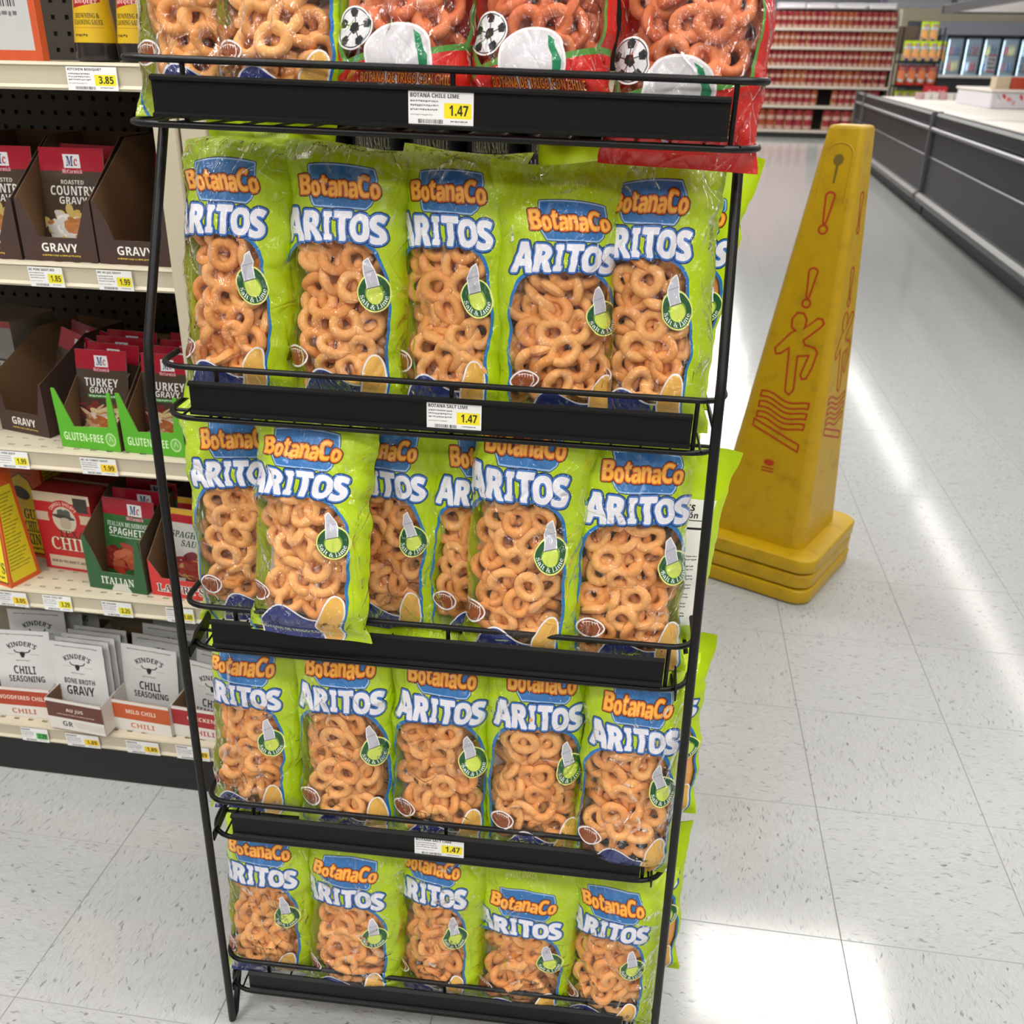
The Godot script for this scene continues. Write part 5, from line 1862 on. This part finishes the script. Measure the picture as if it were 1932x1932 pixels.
	part("canopy_panel", MB.new().box(Vector3(0.05, 0.02, 0.05), Vector3(1.6, 0.05, 4.6)).mesh(), mat("canopy_white", c8(214, 212, 216), 0.5), can)
	for q in [[0.0, 0.06, 0.0, 4.7], [1.56, 1.64, 0.0, 4.7], [0.0, 1.64, -0.02, 0.06], [0.0, 1.64, 4.6, 4.7]]:
		part("canopy_edge", MB.new().box(Vector3(q[0], 0.0, q[2]), Vector3(q[1], 0.09, q[3]), 0.008).mesh(), mat("canopy_dark", c8(70, 70, 74), 0.4), can)
	for q in [[0.1, 0.1], [1.5, 0.1], [0.1, 4.5], [1.5, 4.5]]:
		part("hanger_rod", MB.new().tube([Vector3(q[0], 0.06, q[1]), Vector3(q[0], CEILING - 1.76, q[1])], 0.008, 6).mesh(), mat("canopy_dark", c8(70, 70, 74), 0.4), can)
	# second wire rack with bags, far down the aisle
	var rk := thing("wire_rack", "small black wire rack of green bags beside the far can shelf", "display rack", at(3.2, 0, -16.0))
	var black := mat("rack_black", c8(16, 16, 17), 0.32)
	for x in [0.0, 0.56]:
		for zz in [0.0, -0.3]:
			part("post", MB.new().tube([Vector3(x, 0, zz), Vector3(x, 1.7, zz)], 0.012, 6).mesh(), black, rk)
	for k in 4:
		var y: float = [1.27, 0.95, 0.62, 0.3][k]
		part("shelf", MB.new().box(Vector3(-0.01, y - 0.03, -0.3), Vector3(0.57, y, 0.02), 0.004).mesh(), black, rk)
	part("header_card", MB.new().box(Vector3(-0.02, 1.36, -0.31), Vector3(0.26, 1.72, -0.29)).mesh(), mat("header_brown", c8(92, 76, 60), 0.6), rk)
	for k in 5:
		far_bag(3.25 + k * 0.115, 1.27 - 0.0, -16.05, "lime", "far green bag on the upper board of the distant rack, %s from the left" % ["first", "second", "third", "fourth", "fifth"][k])
	for k in 2:
		far_bag(3.46 + k * 0.12, 1.52, -16.12, "lime", ["far yellow topped bag standing on the distant rack's top, left one", "far yellow topped bag standing on the distant rack's top, right one"][k])
	for k in 5:
		far_bag(3.23 + k * 0.115, 0.62, -16.05, "lime", "far green bag on the lower board of the distant rack, %s from the left" % ["first", "second", "third", "fourth", "fifth"][k])
	for k in 4:
		far_bag(3.22 + k * 0.14, 0.95, -16.05, "chile", "far brown red bag on the middle board of the distant rack, %s from the left" % ["first", "second", "third", "fourth"][k])


var bottle_cache: Mesh

func bottle_mesh() -> Mesh:
	if bottle_cache == null:
		bottle_cache = MB.new().lathe([Vector2(0.002, 0), Vector2(0.028, 0), Vector2(0.029, 0.01), Vector2(0.029, 0.13), Vector2(0.012, 0.18), Vector2(0.012, 0.21), Vector2(0.002, 0.212)], 10).mesh()
	return bottle_cache


var far_meshes: Array[Mesh] = []

func far_bag(x: float, y: float, z: float, kind: String, label: String) -> void:
	if far_meshes.is_empty():
		for s in [1.0, -1.0, 0.8]:
			var side: float = s
			far_meshes.append(MB.new().grid(8, 12, func(u: float, v: float) -> Vector3:
				var pv := sqrt(maxf(0.0, sin(PI * clampf(v, 0.02, 0.98))))
				return Vector3((u - 0.5) * 0.12, v * 0.26, side * 0.03 * pv * pow(maxf(0.0, 1.0 - pow(absf(2 * u - 1), 2.5)), 0.5)), null, side < 0).mesh())
	var o := thing("snack_bag", label, "snack bag", at(x + 0.06, y, z, 0, -6), "bags on the distant rack")
	part("printed_film", far_meshes[0], M["print_" + kind], o)
	part("back_film", far_meshes[1], M["back_" + kind], o)
	part("snack_fill", far_meshes[2], M["ring_" + kind], o)
